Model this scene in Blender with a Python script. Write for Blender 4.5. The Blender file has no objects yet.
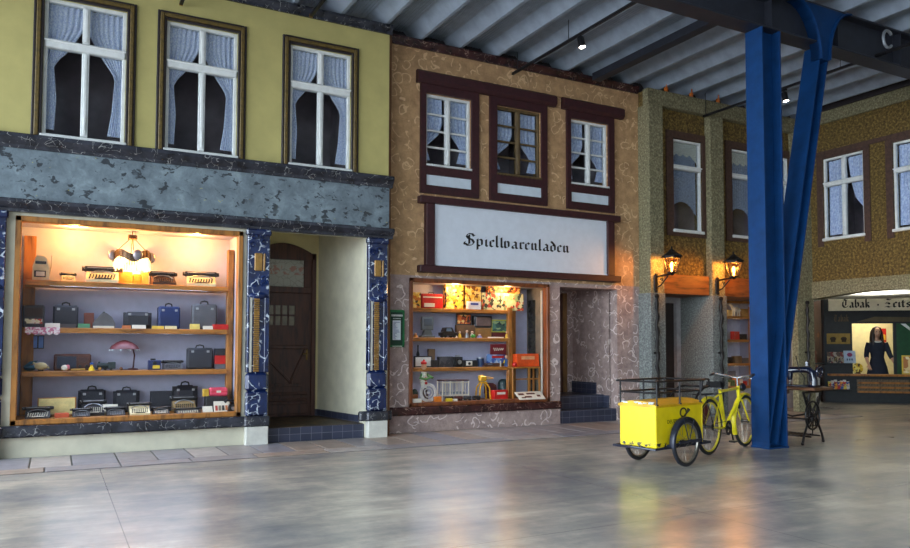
import bpy, bmesh, math, random
from mathutils import Vector, Matrix
random.seed(7)
C = bpy.context.scene.collection
PI = math.pi
sin, cos, rad = math.sin, math.cos, math.radians

# ---------------------------------------------------------------- camera numbers (solved from the photo's vanishing points)
FPX, YAW, TILT, ROLL, PPX, PPY, EYE = 751.7, rad(28.1), rad(2.7), rad(.127), 455.0, 309.9, 1.35
_fw = Vector((sin(YAW)*cos(TILT), cos(YAW)*cos(TILT), sin(TILT)))
_rt = Vector((cos(YAW), -sin(YAW), 0)); _up = _rt.cross(_fw)
_r2 = _rt*cos(ROLL)+_up*sin(ROLL); _u2 = -_rt*sin(ROLL)+_up*cos(ROLL)
def at(px, py, Y):
    """survey helper: the (x, z) where the sight line through a photo pixel meets the real plane y = Y"""
    d = _r2*(px-PPX)/FPX-_u2*(py-PPY)/FPX+_fw
    t = Y/d.y
    return d.x*t, EYE+d.z*t

# ---------------------------------------------------------------- materials
def lin(c):
    return tuple(((v/255)/12.92 if v/255 <= .04045 else ((v/255+.055)/1.055)**2.4) for v in c)+(1,)
_mats = {}
def _new(name):
    m = bpy.data.materials.new(name); m.use_nodes = True
    nt = m.node_tree; b = nt.nodes['Principled BSDF']
    return m, nt, b
def N(nt, t, **k):
    n = nt.nodes.new(t)
    for a, v in k.items():
        if a.startswith('i_'): n.inputs[a[2:].replace('_', ' ')].default_value = v
        else: setattr(n, a, v)
    return n
def ramp(nt, fac, stops):
    r = nt.nodes.new('ShaderNodeValToRGB'); e = r.color_ramp.elements
    while len(e) < len(stops): e.new(.5)
    for i, (p, c) in enumerate(stops):
        e[i].position = p; e[i].color = c if len(c) == 4 else lin(c)
    nt.links.new(fac, r.inputs[0]); return r.outputs[0]
def mixc(nt, fac, a, b):
    m = nt.nodes.new('ShaderNodeMix'); m.data_type = 'RGBA'
    for s, v in ((m.inputs[0], fac), (m.inputs[6], a), (m.inputs[7], b)):
        if hasattr(v, 'is_output'): nt.links.new(v, s)
        else: s.default_value = v if not (isinstance(v, tuple) and len(v) == 3) else lin(v)
    return m.outputs[2]
def coords(nt, scale=(1, 1, 1), rot=(0, 0, 0), warp=0, wscale=3):
    t = N(nt, 'ShaderNodeTexCoord'); mp = N(nt, 'ShaderNodeMapping')
    mp.inputs['Scale'].default_value = scale; mp.inputs['Rotation'].default_value = rot
    g = N(nt, 'ShaderNodeNewGeometry') if False else None
    nt.links.new(t.outputs['Object'], mp.inputs[0])
    o = mp.outputs[0]
    if warp:
        n = N(nt, 'ShaderNodeTexNoise', i_Scale=wscale, i_Detail=3.0); nt.links.new(o, n.inputs['Vector'])
        s = N(nt, 'ShaderNodeVectorMath', operation='SUBTRACT'); nt.links.new(n.outputs['Color'], s.inputs[0]); s.inputs[1].default_value = (.5, .5, .5)
        k = N(nt, 'ShaderNodeVectorMath', operation='SCALE'); nt.links.new(s.outputs[0], k.inputs[0]); k.inputs['Scale'].default_value = warp
        a = N(nt, 'ShaderNodeVectorMath', operation='ADD'); nt.links.new(o, a.inputs[0]); nt.links.new(k.outputs[0], a.inputs[1]); o = a.outputs[0]
    return o
def noise(nt, vec, scale, detail=4, out='Fac', rough=.55):
    n = N(nt, 'ShaderNodeTexNoise', i_Scale=scale, i_Detail=float(detail), i_Roughness=rough); nt.links.new(vec, n.inputs['Vector']); return n.outputs[out]
def math_(nt, op, a, b=None, c=None):
    n = N(nt, 'ShaderNodeMath', operation=op)
    for i, v in enumerate((a, b, c)):
        if v is None: continue
        if hasattr(v, 'is_output'): nt.links.new(v, n.inputs[i])
        else: n.inputs[i].default_value = v
    return n.outputs[0]
def bump(nt, b, h, strength=.3, dist=.02):
    n = N(nt, 'ShaderNodeBump'); n.inputs['Strength'].default_value = strength; n.inputs['Distance'].default_value = dist
    nt.links.new(h, n.inputs['Height']); nt.links.new(n.outputs[0], b.inputs['Normal'])

def M(name, col, rough=.5, metal=0.0, var=.12, scale=9, coat=0, bmp=0, spec=None):
    """plain surface with a little tonal variation"""
    if name in _mats: return _mats[name]
    m, nt, b = _new(name)
    v = coords(nt); f = noise(nt, v, scale, 4)
    d = tuple(max(0, x*(1-var)) for x in col); l = tuple(min(255, x*(1+var*.6)) for x in col)
    nt.links.new(ramp(nt, f, [(.3, d), (.7, l)]), b.inputs['Base Color'])
    b.inputs['Roughness'].default_value = rough; b.inputs['Metallic'].default_value = metal
    if coat: b.inputs['Coat Weight'].default_value = coat; b.inputs['Coat Roughness'].default_value = .08
    if spec is not None: b.inputs['Specular IOR Level'].default_value = spec
    if bmp: bump(nt, b, f, bmp)
    _mats[name] = m; return m
def wood(name, col, dark, scale=(2, 2, 14), rough=.45, rot=(0, 0, 0)):
    if name in _mats: return _mats[name]
    m, nt, b = _new(name)
    v = coords(nt, scale, rot, warp=.35, wscale=1.5)
    f = noise(nt, v, 2.2, 6, rough=.65)
    nt.links.new(ramp(nt, f, [(.32, dark), (.5, col), (.72, tuple(min(255, c*1.15) for c in col))]), b.inputs['Base Color'])
    b.inputs['Roughness'].default_value = rough
    _mats[name] = m; return m
def marble(name, base, mid, vein, scale=6, rough=.25, thick=.035, vmix=.85):
    if name in _mats: return _mats[name]
    m, nt, b = _new(name)
    v = coords(nt, warp=.45, wscale=2.2)
    vo = N(nt, 'ShaderNodeTexVoronoi', feature='DISTANCE_TO_EDGE', i_Scale=scale); nt.links.new(v, vo.inputs['Vector'])
    line = math_(nt, 'LESS_THAN', vo.outputs['Distance'], thick)
    mask = ramp(nt, noise(nt, coords(nt), scale*.9, 3), [(.5, (0, 0, 0, 1)), (.58, (1, 1, 1, 1))])
    fac = math_(nt, 'MULTIPLY', math_(nt, 'MULTIPLY', line, mask), vmix)
    bg = ramp(nt, noise(nt, v, scale*.5, 6), [(.35, base), (.7, mid)])
    nt.links.new(mixc(nt, fac, bg, lin(vein)), b.inputs['Base Color'])
    b.inputs['Roughness'].default_value = rough
    bump(nt, b, fac, .25, .01)
    _mats[name] = m; return m
def curls(name, base, dark, curl, scale=3.9, rough=.8, amount=.5, width=.034):
    """rough-cast plaster with short curved trowel strokes that stand proud and are lighter"""
    if name in _mats: return _mats[name]
    m, nt, b = _new(name)
    v = coords(nt, warp=.25, wscale=3.0)
    tot = None
    for k, (sc, off, r0) in enumerate(((scale, 0.0, .33), (scale*1.25, 3.7, .4))):
        mp = N(nt, 'ShaderNodeMapping'); mp.inputs['Location'].default_value = (off, off*.7, off*1.3); nt.links.new(v, mp.inputs[0])
        vo = N(nt, 'ShaderNodeTexVoronoi', i_Scale=sc); nt.links.new(mp.outputs[0], vo.inputs['Vector'])
        ring = math_(nt, 'LESS_THAN', math_(nt, 'ABSOLUTE', math_(nt, 'SUBTRACT', vo.outputs['Distance'], r0)), width*sc/4.5)
        mask = math_(nt, 'GREATER_THAN', noise(nt, mp.outputs[0], sc*1.1, 1), amount)
        r = math_(nt, 'MULTIPLY', ring, mask)
        tot = r if tot is None else math_(nt, 'MAXIMUM', tot, r)
    bg = ramp(nt, noise(nt, coords(nt), 7, 6, rough=.7), [(.32, dark), (.62, base)])
    fine = noise(nt, coords(nt), 60, 3)
    bg = mixc(nt, math_(nt, 'MULTIPLY', math_(nt, 'LESS_THAN', fine, .4), .45), bg, lin(dark))
    nt.links.new(mixc(nt, math_(nt, 'MULTIPLY', tot, .8), bg, lin(curl)), b.inputs['Base Color'])
    b.inputs['Roughness'].default_value = rough
    bump(nt, b, math_(nt, 'ADD', tot, math_(nt, 'MULTIPLY', fine, .5)), .5, .015)
    _mats[name] = m; return m
def stucco(name, base, dark, light, scale=28, rough=.9, strength=.6):
    if name in _mats: return _mats[name]
    m, nt, b = _new(name)
    f = noise(nt, coords(nt), scale, 5, rough=.7); g = noise(nt, coords(nt), 2.5, 3)
    c = ramp(nt, f, [(.34, dark), (.5, base), (.66, light)])
    nt.links.new(mixc(nt, math_(nt, 'MULTIPLY', g, .35), c, lin(dark)), b.inputs['Base Color'])
    b.inputs['Roughness'].default_value = rough; bump(nt, b, f, strength, .02)
    _mats[name] = m; return m
def emit(name, col, strength):
    if name in _mats: return _mats[name]
    m, nt, b = _new(name)
    b.inputs['Base Color'].default_value = lin(col); b.inputs['Emission Color'].default_value = lin(col); b.inputs['Emission Strength'].default_value = strength
    _mats[name] = m; return m
def glass(name, tint=(255, 255, 255), refl=.5, rough=.02):
    """thin pane: clear straight through, mirror sheen growing towards grazing"""
    if name in _mats: return _mats[name]
    m, nt, b = _new(name); nt.nodes.remove(b)
    t = N(nt, 'ShaderNodeBsdfTransparent'); t.inputs[0].default_value = lin(tint)
    g = N(nt, 'ShaderNodeBsdfGlossy'); g.inputs['Roughness'].default_value = rough
    fr = N(nt, 'ShaderNodeFresnel', i_IOR=1.45); mx = N(nt, 'ShaderNodeMixShader')
    nt.links.new(math_(nt, 'MULTIPLY', fr.outputs[0], refl), mx.inputs[0]); nt.links.new(t.outputs[0], mx.inputs[1]); nt.links.new(g.outputs[0], mx.inputs[2])
    nt.links.new(mx.outputs[0], nt.nodes['Material Output'].inputs[0])
    _mats[name] = m; return m
def patches(name, cols, scale=14, rough=.5, metric='MANHATTAN', stretch=(1, 1, 1)):
    """printed cardboard / book page: many small blocks of colour"""
    if name in _mats: return _mats[name]
    m, nt, b = _new(name)
    v = coords(nt, stretch, warp=.03, wscale=9)
    vo = N(nt, 'ShaderNodeTexVoronoi', distance=metric, i_Scale=scale); nt.links.new(v, vo.inputs['Vector'])
    s = N(nt, 'ShaderNodeSeparateColor'); nt.links.new(vo.outputs['Color'], s.inputs[0])
    n = len(cols); r = nt.nodes.new('ShaderNodeValToRGB'); r.color_ramp.interpolation = 'CONSTANT'; e = r.color_ramp.elements
    while len(e) < n: e.new(.5)
    for i, c in enumerate(cols): e[i].position = i/n; e[i].color = lin(c)
    nt.links.new(s.outputs[0], r.inputs[0]); nt.links.new(r.outputs[0], b.inputs['Base Color'])
    b.inputs['Roughness'].default_value = rough
    _mats[name] = m; return m

# ---------------------------------------------------------------- mesh builder
class MB:
    def __init__(s): s.v = []; s.f = []; s.m = []
    def add(s, vs, fs, mat=0):
        o = len(s.v); s.v += [Vector(p) for p in vs]
        for f in fs: s.f.append([i+o for i in f]); s.m.append(mat)
        return s
    def xf(s, M4, start=0):
        for i in range(start, len(s.v)): s.v[i] = M4 @ s.v[i]
        return s
    def box(s, c, d, bev=0, mat=0, rz=0, rx=0, ry=0):
        x, y, z = d[0]/2, d[1]/2, d[2]/2; st = len(s.v)
        b = min(bev, x*.9, y*.9, z*.9)
        if b <= 0:
            s.add([(i*x, j*y, k*z) for k in (-1, 1) for j in (-1, 1) for i in (-1, 1)],
                  [(0, 2, 3, 1), (4, 5, 7, 6), (0, 1, 5, 4), (2, 6, 7, 3), (0, 4, 6, 2), (1, 3, 7, 5)], mat)
        else:
            vs = []; ix = {}
            for k in (-1, 1):
                for j in (-1, 1):
                    for i in (-1, 1):
                        for a in range(3):
                            p = [i*(x-b), j*(y-b), k*(z-b)]; p[a] += (i, j, k)[a]*b
                            ix[(i, j, k, a)] = len(vs); vs.append(p)
            fs = []
            R = (-1, 1)
            cyc = ((-1, -1), (1, -1), (1, 1), (-1, 1))
            for sg in R:
                fs.append([ix[(sg, p, q, 0)] for p, q in cyc]); fs.append([ix[(p, sg, q, 1)] for p, q in cyc]); fs.append([ix[(p, q, sg, 2)] for p, q in cyc])
            for p in R:
                for q in R:
                    fs.append([ix[(-1, p, q, 1)], ix[(1, p, q, 1)], ix[(1, p, q, 2)], ix[(-1, p, q, 2)]])
                    fs.append([ix[(p, -1, q, 0)], ix[(p, 1, q, 0)], ix[(p, 1, q, 2)], ix[(p, -1, q, 2)]])
                    fs.append([ix[(p, q, -1, 0)], ix[(p, q, 1, 0)], ix[(p, q, 1, 1)], ix[(p, q, -1, 1)]])
            for k in R:
                for j in R:
                    for i in R: fs.append([ix[(i, j, k, a)] for a in range(3)])
            s.add(vs, fs, mat)
        T = Matrix.Translation(Vector(c))
        if rz or rx or ry: T = T @ Matrix.Rotation(rz, 4, 'Z') @ Matrix.Rotation(ry, 4, 'Y') @ Matrix.Rotation(rx, 4, 'X')
        return s.xf(T, st)
    def b2(s, x0, x1, y0, y1, z0, z1, bev=0, mat=0):
        return s.box(((x0+x1)/2, (y0+y1)/2, (z0+z1)/2), (abs(x1-x0), abs(y1-y0), abs(z1-z0)), bev, mat)
    def cyl(s, p, q, r, r2=None, n=12, mat=0, cap=True):
        p = Vector(p); q = Vector(q); r2 = r if r2 is None else r2
        d = (q-p).normalized(); a = d.orthogonal().normalized(); b = d.cross(a)
        vs = [p+(a*cos(2*PI*i/n)+b*sin(2*PI*i/n))*r for i in range(n)]+[q+(a*cos(2*PI*i/n)+b*sin(2*PI*i/n))*r2 for i in range(n)]
        fs = [(i, (i+1) % n, n+(i+1) % n, n+i) for i in range(n)]
        if cap: fs += [tuple(range(n-1, -1, -1)), tuple(range(n, 2*n))]
        return s.add(vs, fs, mat)
    def tube(s, pts, r, n=6, closed=False, mat=0, flat=None):
        pts = [Vector(p) for p in pts]; L = len(pts); rr = r if hasattr(r, '__len__') else [r]*L
        vs = []; prev = None
        for i, p in enumerate(pts):
            if closed: t = pts[(i+1) % L]-pts[i-1]
            else: t = pts[min(i+1, L-1)]-pts[max(i-1, 0)]
            t.normalize()
            if prev is None: a = t.orthogonal().normalized()
            else:
                a = prev-t*prev.dot(t)
                a = a.normalized() if a.length > 1e-6 else t.orthogonal().normalized()
            prev = a; b = t.cross(a)
            for k in range(n): vs.append(p+(a*cos(2*PI*k/n)+b*sin(2*PI*k/n))*rr[i])
        fs = []
        for i in range(L if closed else L-1):
            j = (i+1) % L
            for k in range(n): fs.append((i*n+k, i*n+(k+1) % n, j*n+(k+1) % n, j*n+k))
        if not closed: fs += [tuple(range(n-1, -1, -1)), tuple(range((L-1)*n, L*n))]
        return s.add(vs, fs, mat)
    def lathe(s, prof, c=(0, 0, 0), n=16, mat=0, axis='Z', a0=0, a1=2*PI, cap=True):
        cap = cap and prof[0] != prof[-1]
        st = len(s.v); L = len(prof); full = abs(a1-a0-2*PI) < 1e-6; m = n if full else n+1
        vs = [(r*cos(a0+(a1-a0)*k/n), r*sin(a0+(a1-a0)*k/n), z) for r, z in prof for k in range(m)]
        fs = []
        for i in range(L-1):
            for k in range(n):
                k2 = (k+1) % m; fs.append((i*m+k, i*m+k2, (i+1)*m+k2, (i+1)*m+k))
        if full and cap:
            if prof[0][0] > 1e-6: fs.append(tuple(range(m-1, -1, -1)))
            if prof[-1][0] > 1e-6: fs.append(tuple(range((L-1)*m, L*m)))
        s.add(vs, fs, mat)
        T = Matrix.Translation(Vector(c))
        if axis == 'X': T = T @ Matrix.Rotation(PI/2, 4, 'Y')
        if axis == 'Y': T = T @ Matrix.Rotation(-PI/2, 4, 'X')
        return s.xf(T, st)
    def prism(s, poly, plane, a, b, mat=0):
        """poly in plane 'XZ' 'YZ' or 'XY', extruded from a to b along the third axis"""
        def P(u, v, w): return {'XZ': (u, w, v), 'YZ': (w, u, v), 'XY': (u, v, w)}[plane]
        n = len(poly)
        return s.add([P(u, v, a) for u, v in poly]+[P(u, v, b) for u, v in poly],
                     [tuple(range(n-1, -1, -1)), tuple(range(n, 2*n))]+[(i, (i+1) % n, n+(i+1) % n, n+i) for i in range(n)], mat)
    def ball(s, c, r, n=12, mat=0):
        r = r if hasattr(r, '__len__') else (r, r, r); st = len(s.v); h = max(4, n//2)
        s.lathe([(sin(PI*i/h), -cos(PI*i/h)) for i in range(h+1)], n=n, mat=mat)
        return s.xf(Matrix.Translation(Vector(c)) @ Matrix.Diagonal((r[0], r[1], r[2], 1)), st)
    def ring(s, c, R, r, axis='Y', n=24, k=6, mat=0):
        pts = []
        for i in range(n):
            a = 2*PI*i/n; u, v = R*cos(a), R*sin(a)
            pts.append(Vector(c)+Vector({'X': (0, u, v), 'Y': (u, 0, v), 'Z': (u, v, 0)}[axis]))
        return s.tube(pts, r, k, True, mat)
    def build(s, name, mats, parent=None, smooth=True, ang=35):
        me = bpy.data.meshes.new(name)
        me.from_pydata([tuple(v) for v in s.v], [], s.f)
        for m in (mats if isinstance(mats, (list, tuple)) else [mats]): me.materials.append(m)
        me.polygons.foreach_set('material_index', s.m)
        bm = bmesh.new(); bm.from_mesh(me)
        bmesh.ops.recalc_face_normals(bm, faces=bm.faces)
        if smooth:
            for f in bm.faces: f.smooth = True
            lim = rad(ang)
            for e in bm.edges:
                if len(e.link_faces) != 2 or e.calc_face_angle(9) > lim: e.smooth = False
        bm.to_mesh(me); bm.free()
        o = bpy.data.objects.new(name, me); C.objects.link(o)
        if parent: o.parent = parent
        return o
def tag(o, label=None, cat=None, group=None, kind=None):
    for k, v in (('label', label), ('category', cat), ('group', group), ('kind', kind)):
        if v: o[k] = v
    return o
def thing(name, label, cat, loc=(0, 0, 0), rz=0, group=None, kind=None):
    o = bpy.data.objects.new(name, None); C.objects.link(o)
    o.location = loc; o.rotation_euler = (0, 0, rz); o.empty_display_size = .1
    return tag(o, label, cat, group, kind)
def one(name, mb, mats, label, cat, loc=(0, 0, 0), rz=0, group=None, **k):
    o = mb.build(name, mats, **k); o.location = loc; o.rotation_euler = (0, 0, rz)
    return tag(o, label, cat, group)
def struct(name, mb, mats, label=None, parent=None, cat=None, **k):
    o = mb.build(name, mats, parent, **k)
    if not parent: tag(o, label, cat or 'structure', None, 'structure')
    return o
def copy_tree(o, parent=None):
    c = o.copy(); C.objects.link(c)
    if parent: c.parent = parent
    for ch in list(o.children): copy_tree(ch, c)
    return c
def holed(mb, x0, x1, z0, z1, holes, y0, y1, plane='XZ', mat=0):
    """a wall slab with rectangular openings: faces and reveals only"""
    xs = sorted({x0, x1, *[h[0] for h in holes], *[h[1] for h in holes]}); zs = sorted({z0, z1, *[h[2] for h in holes], *[h[3] for h in holes]})
    xs = [x for x in xs if x0 <= x <= x1]; zs = [z for z in zs if z0 <= z <= z1]
    def solid(i, j):
        if i < 0 or j < 0 or i >= len(xs)-1 or j >= len(zs)-1: return False
        cx, cz = (xs[i]+xs[i+1])/2, (zs[j]+zs[j+1])/2
        return not any(h[0] < cx < h[1] and h[2] < cz < h[3] for h in holes)
    P = (lambda u, w, v: (u, w, v)) if plane == 'XZ' else (lambda u, w, v: (w, u, v))
    for i in range(len(xs)-1):
        for j in range(len(zs)-1):
            if not solid(i, j): continue
            a, b, c, d = xs[i], xs[i+1], zs[j], zs[j+1]
            for y in (y0, y1): mb.add([P(a, y, c), P(b, y, c), P(b, y, d), P(a, y, d)], [(0, 1, 2, 3)], mat)
            for (ii, jj, e) in ((i-1, j, ((a, c), (a, d))), (i+1, j, ((b, c), (b, d))), (i, j-1, ((a, c), (b, c))), (i, j+1, ((a, d), (b, d)))):
                if not solid(ii, jj):
                    (u, v), (u2, v2) = e
                    mb.add([P(u, y0, v), P(u2, y0, v2), P(u2, y1, v2), P(u, y1, v)], [(0, 1, 2, 3)], mat)
    return mb
def font(txt, size, name='lettering', mat=None, parent=None, loc=(0, 0, 0), rot=(PI/2, 0, 0), depth=.002, align='LEFT'):
    cu = bpy.data.curves.new(name, 'FONT'); cu.body = txt; cu.size = size; cu.extrude = depth; cu.align_x = align; cu.resolution_u = 2
    t = bpy.data.objects.new(name, cu); C.objects.link(t)
    bpy.context.view_layer.update()
    me = bpy.data.meshes.new_from_object(t); bpy.data.objects.remove(t)
    o = bpy.data.objects.new(name, me); C.objects.link(o); me.materials.clear()
    if mat: me.materials.append(mat)
    o.location = loc; o.rotation_euler = rot
    if parent: o.parent = parent
    return o

# blackletter: each letter is a few broad-nib strokes (polylines), x-height 1, written with the pen held at 40 degrees
def _min(x): return [(x-.02, .84), (x+.1, .96), (x+.1, .14), (x+.24, .02)]
GL = {
 'i': (.42, [_min(.05), [(.12, 1.3), (.2, 1.38)]]),
 'n': (.78, [_min(.05), [(.15, .7), (.4, .96), (.52, .84), (.52, .12), (.66, .02)]]),
 'r': (.55, [_min(.05), [(.15, .7), (.36, .97), (.52, .82)]]),
 'e': (.56, [[(.46, .16), (.3, .0), (.1, .16), (.1, .8), (.3, .98), (.46, .78), (.12, .46)]]),
 'a': (.72, [[(.1, .84), (.28, .98), (.46, .82), (.46, .14), (.62, .02)], [(.46, .52), (.24, .5), (.08, .34), (.1, .1), (.24, .0), (.46, .2)]]),
 'l': (.42, [[(.02, 1.5), (.12, 1.62), (.12, .14), (.26, .02)]]),
 'd': (.7, [[(.5, .8), (.3, .96), (.1, .8), (.1, .16), (.3, .0), (.52, .18), (.52, .8), (.36, 1.12), (.1, 1.45)]]),
 'w': (1.1, [[(.0, 1.3), (.12, 1.4), (.12, .14), (.26, .02), (.48, .2)], [(.36, .84), (.48, .96), (.48, .14), (.6, .02), (.84, .2)], [(.5, .8), (.7, .97), (.86, .8), (.86, .2), (.66, .0)]]),
 'p': (.74, [[(-.02, .84), (.1, .96), (.1, -.5)], [(.12, .7), (.36, .97), (.54, .8), (.54, .18), (.34, .0), (.12, .14)]]),
 'b': (.72, [[(.02, 1.5), (.12, 1.6), (.12, .16), (.32, .0), (.54, .18), (.54, .78), (.34, .96), (.14, .78)]]),
 'k': (.7, [[(.02, 1.5), (.12, 1.6), (.12, .1), (.24, .02)], [(.12, .62), (.34, .95), (.52, .82), (.14, .55)], [(.2, .55), (.46, .3), (.5, .08), (.64, .02)]]),
 't': (.5, [[(.14, 1.3), (.14, .14), (.3, .02), (.44, .12)], [(-.02, .92), (.4, .92)]]),
 's': (.6, [[(.5, .82), (.34, .97), (.12, .82), (.16, .58), (.46, .42), (.5, .16), (.3, .0), (.08, .16)]]),
 'c': (.52, [[(.46, .16), (.3, .0), (.1, .16), (.1, .8), (.3, .98), (.46, .86)]]),
 'h': (.76, [[(.02, 1.5), (.12, 1.6), (.12, .12), (.24, .02)], [(.14, .7), (.38, .96), (.54, .8), (.5, .1), (.32, -.3)]]),
 'f': (.5, [[(.46, 1.4), (.3, 1.52), (.16, 1.36), (.14, -.3)], [(-.02, .92), (.42, .92)]]),
 'S': (1.15, [[(.98, 1.3), (.78, 1.62), (.4, 1.6), (.24, 1.28), (.4, .98), (.8, .8), (.96, .44), (.78, .08), (.38, -.02), (.1, .24), (.02, .1)], [(.5, 1.45), (.5, .2)], [(.1, .5), (.0, .3), (.14, .1)], [(.98, 1.3), (1.08, 1.45)]]),
 'T': (1.1, [[(.06, 1.4), (.3, 1.56), (.66, 1.4), (.98, 1.56)], [(.5, 1.45), (.18, 1.05), (.14, .4), (.42, .02), (.76, .08), (.94, .36)], [(.62, 1.36), (.58, .42)]]),
 'Z': (1.1, [[(.1, 1.32), (.34, 1.55), (.66, 1.42), (.92, 1.52), (.2, .78), (.56, .84), (.74, .56), (.12, .04), (.42, .16), (.7, .0), (.92, .12)]]),
 '.': (.7, [[(.28, .55), (.36, .62)]]), ' ': (.3, []),
}
def fraktur(txt, xh, length=None, nib=.2, th=.004):
    """mesh builder in the XZ plane (front face towards -Y), baseline at z=0, starting at x=0"""
    W = sum(GL[c][0]+.06 for c in txt); sx = (length/(W*xh)) if length else 1
    mb = MB(); x = 0; nx, nz = nib*cos(rad(40))/2, nib*sin(rad(40))/2
    for c in txt:
        w, st = GL[c]
        for s in st:
            for (a, b), (p, q) in zip(s, s[1:]):
                poly = [(a-nx, b-nz), (a+nx, b+nz), (p+nx, q+nz), (p-nx, q-nz)]
                mb.prism([((x+u)*xh*sx, v*xh) for u, v in poly], 'XZ', -th, 0)
        x += w+.06
    return mb
# ================================================================= materials of the place
YELLOW = M('yellow_plaster', (186, 176, 112), .85, var=.05, scale=3)
CREAM = M('cream_plaster', (205, 200, 178), .8, var=.06, scale=4)
CREAM2 = M('warm_cream_plaster', (214, 200, 150), .8, var=.05, scale=3)
MARB = marble('black_marble', (24, 25, 32), (58, 60, 70), (160, 160, 158), 11, .25, .022, .8)
MARB_R = marble('red_black_marble', (40, 22, 24), (72, 38, 38), (170, 140, 126), 11, .25, .022, .8)
MARB_B = marble('blue_marble', (10, 18, 48), (26, 48, 98), (206, 216, 228), 8, .2, .05)
WHITE = M('white_paint', (222, 226, 224), .45, var=.05)
OLIVE = M('olive_gilt_wood', (96, 78, 34), .5, var=.25, scale=20)
DARKFR = M('dark_frame_paint', (42, 34, 34), .5, var=.3, scale=30)
OAK = wood('honey_oak', (158, 104, 44), (92, 56, 20), (6, 6, 1.2), .45)
OAKH = wood('honey_oak_boards', (172, 114, 48), (104, 62, 22), (1.2, 6, 6), .45)
DARKWOOD = wood('dark_walnut_door', (74, 42, 30), (42, 22, 18), (8, 8, 1.2), .5)
MAROON = M('maroon_timber', (58, 26, 30), .55, var=.2, scale=14)
BROWN = curls('brown_curl_plaster', (194, 156, 112), (156, 122, 86), (226, 192, 148))
PINK = curls('pinkish_curl_plaster', (178, 156, 148), (136, 116, 114), (228, 212, 206))
GREYST = stucco('grey_green_stucco', (128, 122, 92), (86, 82, 62), (170, 164, 130), 30)
RUST = stucco('olive_brown_roughcast', (104, 84, 38), (58, 44, 22), (150, 128, 66), 22)
INDARK = M('unlit_room_wall', (150, 138, 142), .9, var=.2, scale=2)
GLASS = glass('window_pane_glass', (245, 248, 250), .3)
SHOPGL = glass('shop_pane_glass', (255, 255, 255), .16)
STEEL = M('blue_steel_paint', (10, 52, 98), .55, 0, var=.12, scale=5, spec=.2)
IRON = M('black_iron', (22, 22, 26), .45, .3, var=.3, scale=20)
TILE = None
def _tile():
    m, nt, b = _new('blue_grey_step_tiles')
    br = N(nt, 'ShaderNodeTexBrick', i_Scale=1.0, offset=0.0); v = coords(nt)
    sp = N(nt, 'ShaderNodeSeparateXYZ'); nt.links.new(v, sp.inputs[0]); cb = N(nt, 'ShaderNodeCombineXYZ')
    nt.links.new(math_(nt, 'ADD', sp.outputs[0], sp.outputs[1]), cb.inputs[0]); nt.links.new(sp.outputs[2], cb.inputs[1]); nt.links.new(cb.outputs[0], br.inputs[0])
    br.inputs['Brick Width'].default_value = .155; br.inputs['Row Height'].default_value = .105; br.inputs['Mortar Size'].default_value = .0035
    br.inputs['Color1'].default_value = lin((44, 48, 66)); br.inputs['Color2'].default_value = lin((56, 60, 80)); br.inputs['Mortar'].default_value = lin((104, 106, 116))
    nt.links.new(br.outputs[0], b.inputs['Base Color']); b.inputs['Roughness'].default_value = .3
    return m
TILE = _tile()
def _frieze():
    m, nt, b = _new('grey_blue_scagliola')
    g = ramp(nt, noise(nt, coords(nt, warp=.3), 4, 8, rough=.7), [(.3, (84, 94, 102)), (.55, (116, 130, 138)), (.75, (150, 166, 172))])
    def spots(sc, rot, lo, sg):
        f = noise(nt, coords(nt, sg, rot, warp=.2, wscale=6), sc, 3, rough=.6); return ramp(nt, f, [(lo, (0, 0, 0, 1)), (lo+.035, (1, 1, 1, 1))])
    dk = math_(nt, 'MULTIPLY', spots(7, (0, .7, 0), .575, (1, 1, 1.5)), ramp(nt, noise(nt, coords(nt), 2.4, 2), [(.36, (0, 0, 0, 1)), (.46, (1, 1, 1, 1))]))
    c = mixc(nt, math_(nt, 'MULTIPLY', dk, .9), g, lin((34, 38, 44)))
    ye = spots(13, (0, -.8, 0), .71, (1, 1, 2.0)); c = mixc(nt, ye, c, lin((206, 196, 40)))
    nt.links.new(c, b.inputs['Base Color']); b.inputs['Roughness'].default_value = .35
    return m
FRIEZE = _frieze()
def _concrete():
    m, nt, b = _new('polished_concrete')
    v = coords(nt)
    f = noise(nt, v, .55, 9, rough=.68); f2 = noise(nt, coords(nt, (.5, 2.4, 1), (0, 0, .35), warp=.5, wscale=1.2), 1.5, 9, rough=.7)
    c = ramp(nt, f, [(.36, (126, 126, 128)), (.5, (166, 160, 150)), (.62, (202, 192, 174))])
    c = mixc(nt, math_(nt, 'MULTIPLY', ramp(nt, f2, [(.4, (0, 0, 0, 1)), (.66, (1, 1, 1, 1))]), .55), c, lin((108, 108, 112)))
    # faint saw-cut joints every 4.2 m
    sp = N(nt, 'ShaderNodeSeparateXYZ'); nt.links.new(v, sp.inputs[0])
    ln = None
    for k, off in ((0, 1.62), (1, 1.8)):
        w = math_(nt, 'LESS_THAN', math_(nt, 'ABSOLUTE', math_(nt, 'SUBTRACT', math_(nt, 'MODULO', math_(nt, 'ADD', sp.outputs[k], 42+off), 4.2), 2.1)), .004)
        ln = w if ln is None else math_(nt, 'MAXIMUM', ln, w)
    c = mixc(nt, math_(nt, 'MULTIPLY', ln, .6), c, lin((70, 70, 74)))
    nt.links.new(c, b.inputs['Base Color'])
    b.inputs['Roughness'].default_value = .27
    b.inputs['Specular IOR Level'].default_value = .6
    return m
CONC = _concrete()

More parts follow.
